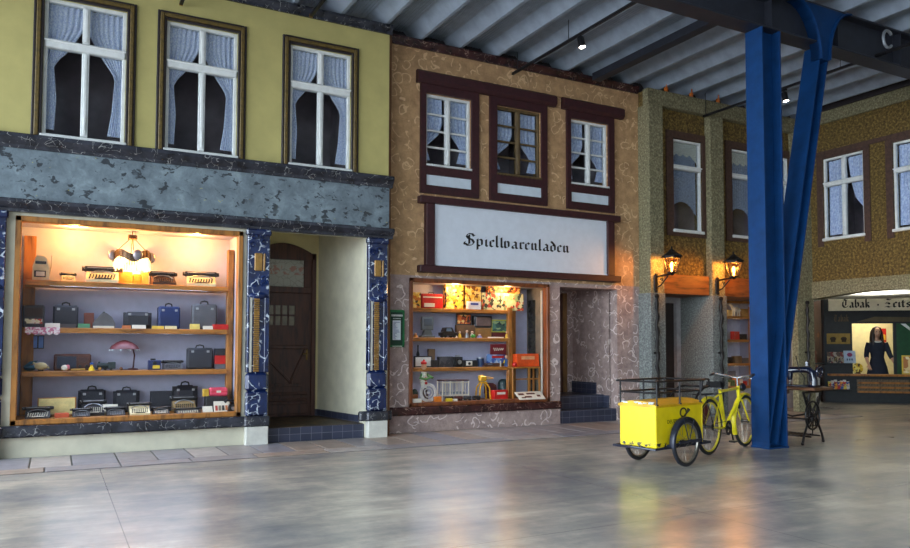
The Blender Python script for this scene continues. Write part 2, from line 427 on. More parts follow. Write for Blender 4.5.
# ================================================================= floor, pavement, ceiling
struct('floor', MB().b2(-9, 24, -10, 16.5, -.3, 0), CONC, 'polished grey concrete hall floor with hazy reflections', cat='floor')
pv = MB(); rnd = random.Random(3)
def slab(x0, x1, y0, y1):
    g = .009; pv.box(((x0+x1)/2, (y0+y1)/2, .0045), (x1-x0-2*g, y1-y0-2*g, .009), .003, rnd.choice((0, 0, 1, 2, 3, 1)))
x = -1.86
while x < 13.4:
    w = rnd.choice((.42, .42, .48, .4)); slab(x, x+w, 9.42, 10.33 if x < 4.2 else 10.6); x += w
x = -1.7
while x < 13.4:
    w = rnd.choice((.9, .75, 1.05)); slab(x, x+w, 9.1, 9.42); x += w
pv.b2(-1.9, 13.5, 9.1, 10.62, 0, .002, 0, 4)
SL = [M('slab_%s' % n, c, .38, var=.12, scale=6) for n, c in (('grey', (146, 140, 142)), ('rose', (160, 144, 132)), ('pale', (172, 164, 160)), ('blue', (140, 138, 146)), ('joint', (34, 28, 32)))]
struct('floor_pavement', pv, SL, 'stone slab strip along the shop fronts', cat='pavement')

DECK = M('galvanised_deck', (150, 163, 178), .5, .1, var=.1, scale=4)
prof = []
x = 4.36-.71*14
zb, zt = 6.2, 6.37; DY0 = -8
while x < 21.5:
    prof += [(x-.21, zt), (x-.05, zb), (x, zb), (x+.05, zt)]; x += .71
dk = MB()
for (a, za), (b_, zb_) in zip(prof, prof[1:]):
    if abs(za-zb_) < 1e-6 and za > 6.3:
        n = 9
        for k in range(n):                     # stiffening grooves pressed into the wide pans
            u, v = a+(b_-a)*k/n, a+(b_-a)*(k+1)/n; m_ = (u+v)/2
            dk.add([(u, DY0, zt), (m_, DY0, zt+.012), (m_, 10.95, zt+.012), (u, 10.95, zt)], [(0, 1, 2, 3)])
            dk.add([(m_, DY0, zt+.012), (v, DY0, zt), (v, 10.95, zt), (m_, 10.95, zt+.012)], [(0, 1, 2, 3)])
    else: dk.add([(a, DY0, za), (b_, DY0, zb_), (b_, 10.95, zb_), (a, 10.95, za)], [(0, 1, 2, 3)])
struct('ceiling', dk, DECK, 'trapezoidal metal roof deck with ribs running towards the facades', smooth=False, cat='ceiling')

struct('wall_back', MB().b2(-12, 16, 10.86, 10.96, 5.9, 6.6), M('dark_closing_wall', (60, 58, 60), .9), 'dark closing wall between the facades and the roof deck', cat='wall')
# ================================================================= yellow house (y = 10.35)
YA = 10.35
AW = [(-.19, .74), (1.22, 2.14), (2.87, 3.78)]
CASE_A = (-.40, 2.23, .42, 2.87); DOOR_A = (2.62, 4.05, 0, 2.95)
mb = holed(MB(), -1.9, 4.39, 3.4, 6.08, [(a, b, 3.89, 5.62) for a, b in AW], YA, YA+.22)
struct('wall_back', mb, YELLOW, 'yellow plaster upper wall of the left house', smooth=False, cat='wall')
mb = holed(MB(), -1.9, 4.39, 0, 3.4, [CASE_A, DOOR_A], YA, YA+.22)
mb.b2(4.385, 4.45, YA+.05, 10.66, 0, 6.08, mat=1)
struct('wall_back', mb, [CREAM, M('brown_corner_strip', (112, 74, 46), .7)], 'cream lower wall of the left house around its shop window', smooth=False, cat='wall')
# mouldings
def moulding(x0, x1, z0, z1, y, out, m, lab, n=4):
    h = z1-z0; pr = [(y+.01, z0), (y-out*.45, z0), (y-out*.5, z0+h*.25), (y-out*.75, z0+h*.45), (y-out, z0+h*.7), (y-out, z1-.01), (y-out+.01, z1), (y+.01, z1)]
    struct('trim_%d' % n, MB().prism(pr, 'YZ', x0, x1), m, lab, ang=20, cat='trim')
moulding(-1.9, 4.44, 3.70, 3.87, YA, .11, MARB, 'black marbled cornice under the upper windows of the yellow house', 1)
moulding(-1.9, 4.42, 6.05, 6.19, YA, .07, MARB, 'black marbled top moulding of the yellow house', 2)
moulding(-1.9, 4.44, 2.93, 3.08, YA, .13, MARB, 'black marbled lower cornice above the shop window', 3)
struct('trim_4', MB().b2(-1.9, 4.39, YA-.035, YA+.01, 3.08, 3.70, .004), FRIEZE, 'grey marbled frieze band with dark and yellow flecks', cat='trim')
sl = MB().b2(-1.9, 2.62, YA-.09, YA+.01, .25, .39, .02); sl.b2(3.93, 4.44, YA-.09, YA+.01, .25, .39, .02)
struct('trim_5', sl, MARB, 'black marbled sill band below the left shop window', cat='trim')
STONE = M('pale_plinth', (206, 204, 194), .6, var=.06)

# carved blue marble pilasters
def pilaster(x0, x1, lab):
    xc, w = (x0+x1)/2, x1-x0
    r = thing('pilaster', lab, 'pilaster', (xc, YA-.06, 0), kind='structure')
    P = lambda f, n, m, **k: f.build(n, m, r, **k)
    h = w/2
    P(MB().b2(-h, h, -.06, .07, 0, .25, .008), 'plinth', STONE)
    P(MB().b2(-h-.02, h+.02, -.07, .07, .25, .39, .02), 'base', MARB)
    P(MB().b2(-h, h, -.03, .07, .39, .72, .02).b2(-h-.006, h+.006, -.035, .07, .72, .98, .04), 'pedestal', MARB_B)
    sh = MB().b2(-h, h, -.015, .07, .98, 2.0, .004).b2(h-.065, h, -.035, .02, .98, 2.0, .006, 0).b2(-h, -h+.03, -.04, .02, .98, 2.0, .006, 0)
    P(sh, 'shaft', MARB_B)
    ins = MB()
    for k in range(34): ins.box((-.02, -.02, 1.0+k*.0295), (.08, .03, .024), .008)
    P(ins, 'reeded_inset', M('tan_reeded_wood', (150, 112, 52), .5, var=.2))
    P(MB().b2(-h+.035, -h+.07, -.03, .01, .98, 2.0, .006), 'fillet', STONE)
    cap = MB(); q = random.Random(int(x0*100))
    cap.b2(-h, h, -.02, .07, 2.0, 2.9, .01)
    for k in range(9):            # carved volutes and leaves, above and below the little panel
        zz = 2.05+q.random()*.24 if k < 5 else 2.66+q.random()*.18
        xx = (q.random()-.5)*w*.7
        cap.tube([(xx+.045*cos(t)*(1-t/9), -.03, zz+.045*sin(t)*(1-t/9)) for t in [j*.8 for j in range(8)]], .013, 5)
    cap.ball((0, -.02, 2.02), (h*.9, .03, .05)); cap.b2(-h-.02, h+.02, -.045, .07, 2.84, 2.93, .02)
    P(cap, 'capital', MARB_B)
    P(MB().b2(-.06, .05, -.035, 0, 2.36, 2.6, .01).b2(.06, .085, -.04, 0, 2.36, 2.6, .008), 'panel', M('tan_reeded_wood', (0, 0, 0)))
    return r
pilaster(-.82, -.52, 'blue marbled pilaster at the left edge of the left shop window')
pilaster(2.30, 2.60, 'blue marbled pilaster between the left shop window and its doorway')
pilaster(4.05, 4.35, 'blue marbled pilaster right of the left doorway')

# ----------------------------------------------------------------- windows
CURT = {}
def curtain_mat(name, c, d, sc=46, alpha=1):
    m, nt, b = _new(name)
    f = noise(nt, coords(nt, (1, 1, .8)), sc, 3)
    nt.links.new(ramp(nt, f, [(.4, d), (.6, c)]), b.inputs['Base Color']); b.inputs['Roughness'].default_value = .9
    b.inputs['Subsurface Weight'].default_value = 0
    return m
LACE = curtain_mat('white_blue_lace', (244, 247, 255), (196, 206, 234), 60)
VOILE = curtain_mat('pale_blue_voile', (226, 234, 252), (184, 198, 232), 30)
NET = curtain_mat('grey_blue_net', (182, 196, 218), (134, 148, 172), 70)
NETW = curtain_mat('white_lace_valance', (246, 246, 232), (214, 214, 200), 60)
def curtain(name, lab, group, loc, rz, fn, z0, z1, mat, folds=9, amp=.014, nz=26, nx=34):
    """cloth hung between z1 and z0; fn(t) gives its (left, right) edges at t from 0 top to 1 bottom"""
    mb = MB(); vs = []; fs = []
    for i in range(nz+1):
        t = i/nz; a, b = fn(t)
        for j in range(nx+1):
            s = j/nx; vs.append((a+(b-a)*s, amp*sin(s*folds*2*PI+t*1.3)+amp*.5*sin(s*folds*5+i*.2), z1+(z0-z1)*t))
    for i in range(nz):
        for j in range(nx): k = i*(nx+1)+j; fs.append((k, k+1, k+nx+2, k+nx+1))
    mb.add(vs, fs)
    o = mb.build(name, mat, ang=180); sd = o.modifiers.new('cloth_thickness', 'SOLIDIFY'); sd.thickness = .004
    o.location = loc; o.rotation_euler = (0, 0, rz); return tag(o, lab, 'curtain', group)
def lerp(tab, t):
    for (a, v), (b, w) in zip(tab, tab[1:]):
        if t <= b: return v+(w-v)*((t-a)/(b-a))**1.0
    return tab[-1][1]
def window(n, lab, x0, x1, z0, z1, Y, casing=None, transom=None, rows=0, wm=None, rz=0, X=None, mull=True, sill=.03):
    """casement window in a wall; local x along the wall, y into it"""
    w, h = x1-x0, z1-z0
    loc = ((x0+x1)/2, Y, z0) if rz == 0 else (X, (x0+x1)/2, z0)
    r = thing('window_%d' % n, lab, 'window', loc, rz, kind='structure')
    a = w/2; wm = wm or WHITE; f = .045
    fr = MB().b2(-a, -a+f, .02, .09, 0, h, .006).b2(a-f, a, .02, .09, 0, h, .006).b2(-a+f, a-f, .02, .09, h-f, h, .006).b2(-a+f, a-f, .02, .09, 0, f, .006)
    fr.build('frame', wm, r)
    MB().b2(-a-.02, a+.02, -.05, .05, -.035+.005, .025, .01).build('sill', wm, r)
    lows = [(f, (transom[0]-z0) if transom else h-f)]
    if transom:
        t0, t1 = transom[0]-z0, transom[1]-z0
        MB().b2(-a+.01, a-.01, -.01, .09, t0, t1, .012).b2(-a+.0, a-.0, -.025, .05, t1-.035, t1-.01, .008).build('transom', wm, r)
        lows.append((t1, h-f))
    if mull:
        mm = MB()
        for c, d in lows: mm.b2(-.042, .042, .005, .08, c, d, .008).b2(-.02, .02, -.008, .02, c+.02, d-.02, .006)
        mm.build('mullion', wm, r)
        if not rows: MB().cyl((0, -.03, .12), (0, -.03, .3), .008, n=8).b2(-.012, .012, -.03, 0, .19, .22, .004).build('latch', wm, r)
    if rows:
        for k in range(1, rows):
            zz = f+(h-2*f)*k/rows; MB().b2(-a+f*.8, a-f*.8, .03, .06, zz-.015, zz+.015, .003).build('glazing_bar', wm, r)
    for c, d in lows:
        for s in ((-1, 1) if mull else (0,)):
            u0, u1 = (-a+.03, a-.03) if not s else ((-a+.03, -.02) if s < 0 else (.02, a-.03))
            MB().b2(u0, u1, .056, .06, c-.01, d+.01).build('pane', GLASS, r)
    rm = MB(); e = .06; b0, b1 = .1, 1.1
    for q in ([(-a-e, b1, -e), (a+e, b1, -e), (a+e, b1, h+e), (-a-e, b1, h+e)], [(-a-e, b0, -e), (-a-e, b1, -e), (-a-e, b1, h+e), (-a-e, b0, h+e)], [(a+e, b0, -e), (a+e, b1, -e), (a+e, b1, h+e), (a+e, b0, h+e)],
              [(-a-e, b0, -e), (a+e, b0, -e), (a+e, b1, -e), (-a-e, b1, -e)], [(-a-e, b0, h+e), (a+e, b0, h+e), (a+e, b1, h+e), (-a-e, b1, h+e)]): rm.add(q, [(0, 1, 2, 3)])
    rm.build('room_recess', INDARK, r, smooth=False)
    if casing == 'gilt':
        g = .115; mold = MB()
        for k, (o_, y, m_) in enumerate(((g, -.03, 0), (g*.72, -.05, 1), (g*.3, -.035, 2))):
            i_ = (g*.72, g*.3, 0)[k]
            for q in ((-a-o_, -a-i_, -.01, h+o_), (a+i_, a+o_, -.01, h+o_)): mold.b2(q[0], q[1], y, .01, q[2], q[3], .008, m_)
            mold.b2(-a-i_, a+i_, y, .01, h+i_, h+o_, .008, m_)
        mold.build('casing', [DARKFR, OLIVE, DARKFR], r)
    return r
names_a = ('leftmost of the three tall white windows of the yellow house', 'middle of the three tall white windows of the yellow house', 'rightmost of the three tall white windows of the yellow house')
for i, (a, b) in enumerate(AW):
    window(i+1, names_a[i]+' in a dark gilt casing', a, b, 3.89, 5.62, YA, 'gilt', (5.0, 5.11))
    hw = (b-a)/2
    L = lambda t, hw=hw: (-hw+.02, -hw+.02+lerp([(0, hw*.93), (.18, hw*.88), (.36, hw*.54), (.44, hw*.3), (.5, hw*.2), (.56, hw*.22), (.75, hw*.28), (1, hw*.24)], t))
    R = lambda t, hw=hw: (hw-.02-lerp([(0, hw*.93), (.18, hw*.9), (.36, hw*.58), (.46, hw*.34), (.52, hw*.22), (.58, hw*.23), (.8, hw*.28), (1, hw*.38)], t), hw-.02)
    for s, fn, side in (('l', L, 'left'), ('r', R, 'right')):
        curtain('lace_curtain', 'blue white lace curtain on the %s inside the %s window of the yellow house' % (side, ('leftmost', 'middle', 'rightmost')[i]), 'lace curtains of the yellow house', ((a+b)/2, YA+.125, 3.89), 0, fn, .12, 1.7, LACE, 7)

# ----------------------------------------------------------------- left doorway
BK = 11.95
al = MB()
al.add([(2.55, YA+.22, .0), (2.55, BK, 0), (2.55, BK, 3.2), (2.55, YA+.22, 3.2)], [(0, 1, 2, 3)])
al.add([(4.05, YA+.2, 0), (3.83, BK, 0), (3.83, BK, 3.2), (4.05, YA+.2, 3.2)], [(0, 1, 2, 3)])
al.add([(2.3, YA+.2, 3.2), (4.1, YA+.2, 3.2), (4.1, BK, 3.2), (2.3, BK, 3.2)], [(0, 1, 2, 3)], 1)
DA0, DA1 = 2.70, 3.78
n = 14; arc = [(DA0+(DA1-DA0)*k/n, 2.80+.19*sin(PI*k/n)) for k in range(n+1)]
al.add([(x, BK, z) for x, z in arc]+[(DA1, BK, 3.2), (DA0, BK, 3.2)], [tuple(range(n+3))], 1)
al.add([(2.5, BK, 0), (DA0, BK, 0), (DA0, BK, 3.2), (2.5, BK, 3.2)], [(0, 1, 2, 3)], 1); al.add([(DA1, BK, 0), (3.84, BK, 0), (3.84, BK, 3.2), (DA1, BK, 3.2)], [(0, 1, 2, 3)], 1)
struct('wall_alcove', al, [CREAM, CREAM2], 'cream walls of the left entrance alcove', smooth=False, cat='wall')
FLOORT = stucco('worn_brown_tiles', (70, 58, 46), (40, 34, 32), (120, 92, 56), 6, .5, .1)
st = MB().b2(2.61, 4.04, YA+.04, BK, 0, .2, 0, 0); struct('step_1', st, TILE, 'blue grey tiled step of the left doorway', cat='step')
struct('floor_alcove', MB().b2(2.62, 4.03, YA+.06, BK-.005, .2, .206), FLOORT, 'worn brown tile floor of the left doorway', cat='floor')
sk = MB(); d_ = Vector((3.83-4.05, BK-YA-.2, 0)).normalized()
sk.add([(4.04, YA+.23, .205), (3.822, BK-.006, .205), (3.822, BK-.006, .31), (4.04, YA+.23, .31)], [(0, 1, 2, 3)]); sk.b2(3.77, 3.823, BK-.03, BK-.006, .205, .31)
struct('baseboard_right', sk, TILE, 'blue grey tile skirting in the left doorway', smooth=False, cat='baseboard')
dr = thing('door_1', 'dark walnut house door with an arched top light in the left doorway', 'door', (0, BK, .206), kind='structure')
fr = MB(); t_ = .075
fr.b2(DA0, DA0+t_, -.05, .04, 0, 2.64, .008).b2(DA1-t_, DA1, -.05, .04, 0, 2.64, .008)
arcz = [(x, z-.206) for x, z in arc]
fr.prism(arcz+[(DA1-t_, 2.52), (DA0+t_, 2.52)], 'XZ', -.05, .04); fr.b2(DA0+t_, DA1-t_, -.045, .03, 1.98, 2.08, .01)
fr.b2(DA0+t_, DA0+.2, -.03, .03, 2.08, 2.52, .004).b2(DA1-.2, DA1-t_, -.03, .03, 2.08, 2.52, .004)
fr.build('door_frame', DARKWOOD, dr)
def _stained():
    m, nt, b = _new('frosted_floral_glass')
    v = coords(nt, warp=.1, wscale=7)
    vo = N(nt, 'ShaderNodeTexVoronoi', feature='DISTANCE_TO_EDGE', i_Scale=9.0); nt.links.new(v, vo.inputs['Vector'])
    sp = N(nt, 'ShaderNodeSeparateXYZ'); nt.links.new(coords(nt), sp.inputs[0])
    band = math_(nt, 'LESS_THAN', math_(nt, 'ABSOLUTE', math_(nt, 'SUBTRACT', sp.outputs[2], 2.35)), .07)
    red = math_(nt, 'MULTIPLY', band, ramp(nt, noise(nt, v, 14, 1), [(.48, (0, 0, 0, 1)), (.52, (1, 1, 1, 1))]))
    c = mixc(nt, math_(nt, 'MULTIPLY', math_(nt, 'LESS_THAN', vo.outputs['Distance'], .03), .6), lin((160, 158, 146)), lin((120, 116, 108)))
    nt.links.new(mixc(nt, math_(nt, 'MULTIPLY', red, .7), c, lin((158, 92, 78))), b.inputs['Base Color']); b.inputs['Roughness'].default_value = .35
    return m
MB().b2(DA0+.19, DA1-.19, -.005, .005, 2.07, 2.53).build('top_light', _stained(), dr)
lf = MB()
hx0, hx1, hz0, hz1 = 3.0, 3.44, 1.46, 1.78
holed(lf, DA0+t_, DA1-t_, .01, 1.98, [(hx0, hx1, hz0, hz1)], -.02, .03)
lf.b2(DA0, DA1, .035, .05, -.01, 2.7)
lf.b2(hx0, hx1, -.015, .02, (hz0+hz1)/2-.015, (hz0+hz1)/2+.015)
for k in (1, 2, 3): lf.b2(hx0+(hx1-hx0)*k/4-.014, hx0+(hx1-hx0)*k/4+.014, -.015, .02, hz0, hz1)
def bar(p, q, w_): 
    p = Vector(p); q = Vector(q); a_ = math.atan2(q.z-p.z, q.x-p.x); lf.box((p+q)/2, ((q-p).length, .025, w_), .006, ry=-a_)
lf.b2(2.82, 3.66, -.04, -.015, 1.08, 1.14, .008)
bar((2.86, -.03, 1.08), (3.4, -.03, .52), .045); bar((3.62, -.03, 1.08), (3.36, -.03, .52), .045); bar((3.0, -.03, .5), (3.56, -.03, .5), .05)
lf.b2(2.82, 3.66, -.045, -.015, .34, .39, .012).b2(2.82, 3.66, -.045, -.015, .24, .29, .012).b2(2.82, 3.66, -.035, -.015, .04, .2, .012)
lf.build('door_leaf', DARKWOOD, dr)
MB().b2(hx0, hx1, .0, .006, hz0, hz1).build('small_panes', M('amber_grey_glass', (126, 116, 92), .25), dr)
MB().cyl((3.64, -.02, 1.0), (3.64, -.07, 1.0), .012, n=8).tube([(3.64, -.07, 1.0), (3.56, -.075, 1.0)], .011, 6).b2(3.625, 3.655, -.026, -.018, .9, 1.08, .004).build('door_handle', M('old_brass', (120, 96, 50), .35, .9), dr)

# ================================================================= brown timbered house (y = 10.62)
YB = 10.62
BWIN = [(5.13, 5.95), (6.44, 7.33), (7.96, 8.80)]
CASE_B = (4.90, 7.47, .42, 2.36); DOOR_B = (7.73, 9.0, 0, 2.37)
mb = holed(MB(), 4.39, 9.55, 2.44, 6.08, [(a, b, 4.2, 5.36) for a, b in BWIN], YB, YB+.22)
struct('wall_back', mb, BROWN, 'brown swirl plaster upper wall of the timbered house', smooth=False, cat='wall')
mb = holed(MB(), 4.39, 9.55, 0, 2.44, [CASE_B, DOOR_B], YB, YB+.22)
struct('wall_back', mb, PINK, 'greyish pink swirl plaster lower wall of the toy shop', smooth=False, cat='wall')
moulding(4.43, 9.52, 6.05, 6.19, YB, .06, MARB_R, 'dark red marbled top moulding of the timbered house', 6)
struct('trim_7', MB().b2(4.40, 7.73, YB-.06, YB+.01, .27, .40, .02), MARB_R, 'dark red marbled sill band under the toy shop window', cat='trim')
def timber(n, x0, x1, hx0, hx1, i):
    t = thing('trim_%d' % n, 'maroon timber surround of the %s upper window' % ('left', 'middle', 'right')[i], 'trim', (0, YB, 0), kind='structure')
    a, b = BWIN[i]
    holed(MB(), x0, x1, 3.75, 5.54, [(a-.005, b+.005, 4.19, 5.365), (a, b, 3.88, 4.05)], -.05, .02).build('timber_frame', MAROON, t, smooth=False)
    MB().b2(a-.005, b+.005, -.02, .015, 3.875, 4.055).build('apron_panel', M('pale_blue_panel', (206, 218, 228), .6, var=.03), t)
    if hx0 is not None:
        MB().prism([(.01, 5.50), (-.07, 5.50), (-.11, 5.55), (-.11, 5.66), (-.06, 5.70), (.01, 5.70)], 'YZ', hx0, hx1).build('header', MAROON, t, smooth=False)
timber(8, 5.03, 6.09, 4.96, 7.62, 0); timber(9, 6.30, 7.45, None, None, 1); timber(10, 7.87, 8.93, 7.77, 9.13, 2)
BRWOOD = wood('weathered_brown_frame', (96, 78, 48), (60, 46, 28), (8, 8, 1.5), .6)
for i, (a, b) in enumerate(BWIN):
    window(4+i, ('white eight pane window at the left of the timbered house', 'brown framed window in the middle of the timbered house', 'white eight pane window at the right of the timbered house')[i], a, b, 4.2, 5.36, YB, None, None, 4, BRWOOD if i == 1 else WHITE)
    hw = (b-a)/2
    L = lambda t, hw=hw: (-hw+.02, -hw+.02+lerp([(0, hw*.8), (.4, hw*.84), (.58, hw*.66), (.7, hw*.34), (.78, hw*.12), (.82, hw*.14), (1, hw*.3)], t))
    R = lambda t, hw=hw: (hw-.02-lerp([(0, hw*.92), (.4, hw*.9), (.58, hw*.66), (.7, hw*.4), (.78, hw*.28), (.82, hw*.3), (1, hw*.42)], t), hw-.02)
    for fn, side in ((L, 'left'), (R, 'right')):
        curtain('voile_curtain', 'pale blue curtain on the %s inside the %s window of the timbered house' % (side, ('left', 'middle', 'right')[i]), 'voile curtains of the timbered house', ((a+b)/2, YB+.12, 4.2), 0, fn, .12, 1.14, VOILE, 5, .01)

# sign board with blackletter
sg = thing('shop_sign', 'long white sign board in a maroon frame with black gothic lettering', 'sign', (0, YB, 0))
f = MB()
f.b2(4.99, 8.99, -.14, -.0, 3.58, 3.69, .008).b2(4.99, 8.99, -.14, 0, 2.49, 2.60, .008).b2(5.11, 5.255, -.11, 0, 2.60, 3.58, .006).b2(8.71, 8.87, -.11, 0, 2.60, 3.58, .006)
f.build('frame', MAROON, sg)
MB().b2(5.25, 8.715, -.07, 0, 2.595, 3.585).b2(5.255, 5.29, -.085, -.06, 2.60, 3.58).b2(5.255, 8.71, -.085, -.06, 2.60, 2.625).build('sign_board', M('pale_blue_white_board', (214, 222, 232), .5, var=.02), sg)
x0s, _ = at(464, 240, YB-.07); x1s, _ = at(570, 250, YB-.07)
INK = M('black_ink', (16, 16, 18), .6)
t = fraktur('Spielwarenladen', .118, x1s-x0s, .24).build('lettering', INK, sg, smooth=False); t.location = (x0s, -.071, 2.965)

# toy shop doorway
bb = MB(); BKB = 11.95
bb.add([(9.0, YB+.2, 0), (9.0, BKB, 0), (9.0, BKB, 2.5), (9.0, YB+.2, 2.5)], [(0, 1, 2, 3)])
bb.add([(7.73, YB+.2, 0), (7.73, BKB, 0), (7.73, BKB, 2.5), (7.73, YB+.2, 2.5)], [(0, 1, 2, 3)])
bb.add([(7.7, BKB, 0), (9.0, BKB, 0), (9.0, BKB, 2.5), (7.7, BKB, 2.5)], [(0, 1, 2, 3)]); bb.add([(7.7, YB+.2, 2.42), (9.0, YB+.2, 2.42), (9.0, BKB, 2.42), (7.7, BKB, 2.42)], [(0, 1, 2, 3)])
struct('wall_alcove', bb, PINK, 'grey pink swirl plaster walls of the toy shop doorway', smooth=False, cat='wall')
struct('step_2', MB().b2(7.74, 8.99, YB+.03, BKB, 0, .22).b2(7.74, 8.99, YB+.38, BKB-.001, .22, .45), TILE, 'two blue grey tiled steps of the toy shop doorway', smooth=False, cat='step')
sk = MB().prism([(YB+.23, 0), (YB+.23, .44), (YB+.6, .44), (YB+.6, .66), (BKB, .66), (BKB, 0)], 'YZ', 8.975, 8.999)
struct('baseboard_right', sk, TILE, 'stepped tile skirting in the toy shop doorway', smooth=False, cat='baseboard')
db = thing('door_2', 'dark door with a glazed panel in the toy shop doorway', 'door', (0, BKB-.03, .45), kind='structure')
holed(MB(), 7.78, 8.72, .0, 1.9, [(7.9, 8.6, .75, 1.78)], -.03, .02).build('door_leaf', DARKWOOD, db, smooth=False)
MB().b2(7.9, 8.6, -.01, 0, .75, 1.78).build('door_pane', M('dusky_door_glass', (70, 82, 88), .15), db)
MB().b2(8.72, 8.82, -.05, .03, 0, 1.92, .008).build('door_frame', wood('tan_jamb', (126, 90, 48), (90, 60, 30), (8, 8, 1.5)), db)

# ================================================================= grey green house (pilasters at y = 10.32, upper panels at 10.47)
YC, YP, YG = 10.32, 10.47, 11.13
CW = [(10.24, 11.0), (11.8, 12.56), (12.74, 13.50)]
ZC = 6.09
mb = holed(MB(), 9.57, 14.0, 2.68, ZC, [(a, b, 3.52, 5.28) for a, b in CW], YP, YP+.2)
struct('wall_back', mb, RUST, 'olive brown roughcast upper wall of the grey green house', smooth=False, cat='wall')
mb = MB().b2(9.51, 14.0, YC, YP, 5.80, ZC, .01)
for a, b in ((9.53, 9.87), (11.08, 11.43), (13.51, 14.03)): mb.b2(a, b, YC, YP if a > 9.6 else YP+.2, 2.31 if a < 13 else 0, 5.80, .008)
struct('trim_11', mb, GREYST, 'grey green stucco pilasters and top band of the far house', smooth=False, cat='trim')
mb = MB().b2(9.51, 9.87, YC-.02, YG+.2, 0, 2.31, .008).b2(11.06, 11.45, YC-.02, YG+.2, 0, 2.31, .008)
struct('trim_12', mb, stucco('grey_blue_stucco', (122, 126, 122), (84, 88, 88), (160, 166, 162), 34), 'grey stucco ground floor piers between the bays', smooth=False, cat='trim')
BEAM = wood('orange_brown_beam', (122, 74, 34), (70, 40, 20), (1.0, 6, 7), .55)
for n, (a, b) in enumerate(((9.87, 11.08), (11.43, 13.51))):
    struct('beam', MB().b2(a, b, YC+.06, YG, 2.31, 2.68, .01), BEAM, 'brown timber lintel %s' % ('between the two lit lanterns' if n == 0 else 'right of the second lantern'), cat='beam')
CPL = M('brown_window_surround', (74, 52, 42), .7, var=.2, scale=20)
for i, (a, b) in enumerate(CW):
    s = struct('trim_%d' % (13+i), holed(MB(), a-.17 if i < 2 else a-.08, b+.17 if i != 1 else b+.08, 3.42, 5.42, [(a, b, 3.52, 5.28)], YP-.03, YP+.01), CPL, 'brown surround of the %s net curtained window' % ('first', 'second', 'third')[i], smooth=False, cat='trim')
    window(7+i, '%s narrow window of the grey green house with a net curtain' % ('first', 'second', 'third')[i], a, b, 3.52, 5.28, YP, None, (4.70, 4.79), 0, WHITE, mull=False)
    hw = (b-a)/2
    mb = MB(); nx, nz = 36, 20; vs = []
    for r_ in range(nz+1):                     # net with an arched lower edge
        for j in range(nx+1):
            s_ = j/nx*2-1; bot = .36+.24*(1-abs(s_)**2.2)
            vs.append((s_*(hw-.03), .012*sin(j*1.9), 1.7+(bot-1.7)*r_/nz))
    mb.add(vs, [(r_*(nx+1)+j, r_*(nx+1)+j+1, (r_+1)*(nx+1)+j+1, (r_+1)*(nx+1)+j) for r_ in range(nz) for j in range(nx)])
    o = mb.build('net_curtain', NET, ang=180); o.location = ((a+b)/2, YP+.15, 3.52); o.modifiers.new('t', 'SOLIDIFY').thickness = .003
    tag(o, 'grey net curtain with an arched hem inside the %s narrow window' % ('first', 'second', 'third')[i], 'curtain', 'net curtains of the grey green house')
    mb = MB(); vs = []
    for r_ in range(5):
        for j in range(nx+1):
            s_ = j/nx*2-1; bot = 1.52-.17*abs(s_)**6-.05*abs(sin(s_*2*PI*1.0)); vs.append((s_*(hw-.025), .006*sin(j*2.3), 1.72+(bot-1.72)*r_/4))
    mb.add(vs, [(r_*(nx+1)+j, r_*(nx+1)+j+1, (r_+1)*(nx+1)+j+1, (r_+1)*(nx+1)+j) for r_ in range(4) for j in range(nx)])
    o = mb.build('lace_valance', NETW, ang=180); o.location = ((a+b)/2, YP+.105, 3.52); o.modifiers.new('t', 'SOLIDIFY').thickness = .003
    tag(o, 'white scalloped valance at the head of the %s narrow window' % ('first', 'second', 'third')[i], 'valance', 'valances of the grey green house')
# ground floor behind the piers
CASE_C = (11.5, 13.45, .48, 2.28)
mb = holed(MB(), 9.5, 14.56, 0, 2.75, [CASE_C, (9.9, 10.95, 0, 2.2)], YG, YG+.15)
struct('wall_back', mb, M('grey_ground_wall', (164, 160, 160), .8, var=.1), 'grey ground floor wall behind the piers of the far house', smooth=False, cat='wall')
dc = thing('door_3', 'dark brown door in the shaded bay beside the first lantern', 'door', (0, YG+.08, 0), kind='structure')
MB().b2(9.9, 10.95, 0, .05, 0, 2.2).build('door_leaf', M('umber_door', (46, 36, 32), .6, var=.2), dc); MB().b2(10.1, 10.75, -.02, 0, .2, 1.0, .02).b2(10.1, 10.75, -.02, 0, 1.15, 2.05, .02).build('door_panels', M('umber_door', (0, 0, 0)), dc)

# ================================================================= right hand wall (x = 14)
XD = 14.0
DWIN = [(9.14, 10.03), (7.66, 8.56), (5.9, 6.8)]
PY0, PY1 = 7.42, 10.33
mb = holed(MB(), -10, 10.33, 2.69, 5.95, [(a, b, 3.54, 5.22) for a, b in DWIN], XD, XD+.25, 'YZ')
struct('wall_right', mb, RUST, 'olive brown roughcast end wall on the right', smooth=False, cat='wall')
struct('trim_16', MB().b2(XD-.06, XD+.25, -10, 10.33, 5.95, 6.20, .01), GREYST, 'grey stucco top band of the end wall', cat='trim')
struct('trim_17', MB().b2(XD-.1, XD+.25, -10, 10.33, 6.20, 6.42), M('dark_eaves_board', (44, 38, 42), .7), 'dark eaves board above the end wall', cat='trim')
mb = MB(); n = 24
ar = [(PY1+(PY0-PY1)*k/n, 2.33+.10*sin(PI*k/n)) for k in range(n+1)]
mb.prism(ar+[(PY0, 2.69), (PY1, 2.69)], 'YZ', XD-.03, XD+.25)
mb.b2(XD-.03, XD+.25, PY0-.5, PY0, 0, 2.69)
struct('trim_18', mb, GREYST, 'grey stucco lintel with a shallow arch over the kiosk opening', smooth=False, cat='trim')
struct('wall_right', MB().b2(XD, XD+.25, -10, PY0-.5, 0, 2.69), RUST, 'olive brown roughcast lower end wall', smooth=False, cat='wall')
tm = MB().b2(XD-.035, XD+.01, -10, 10.2, 5.29, 5.38, .004)
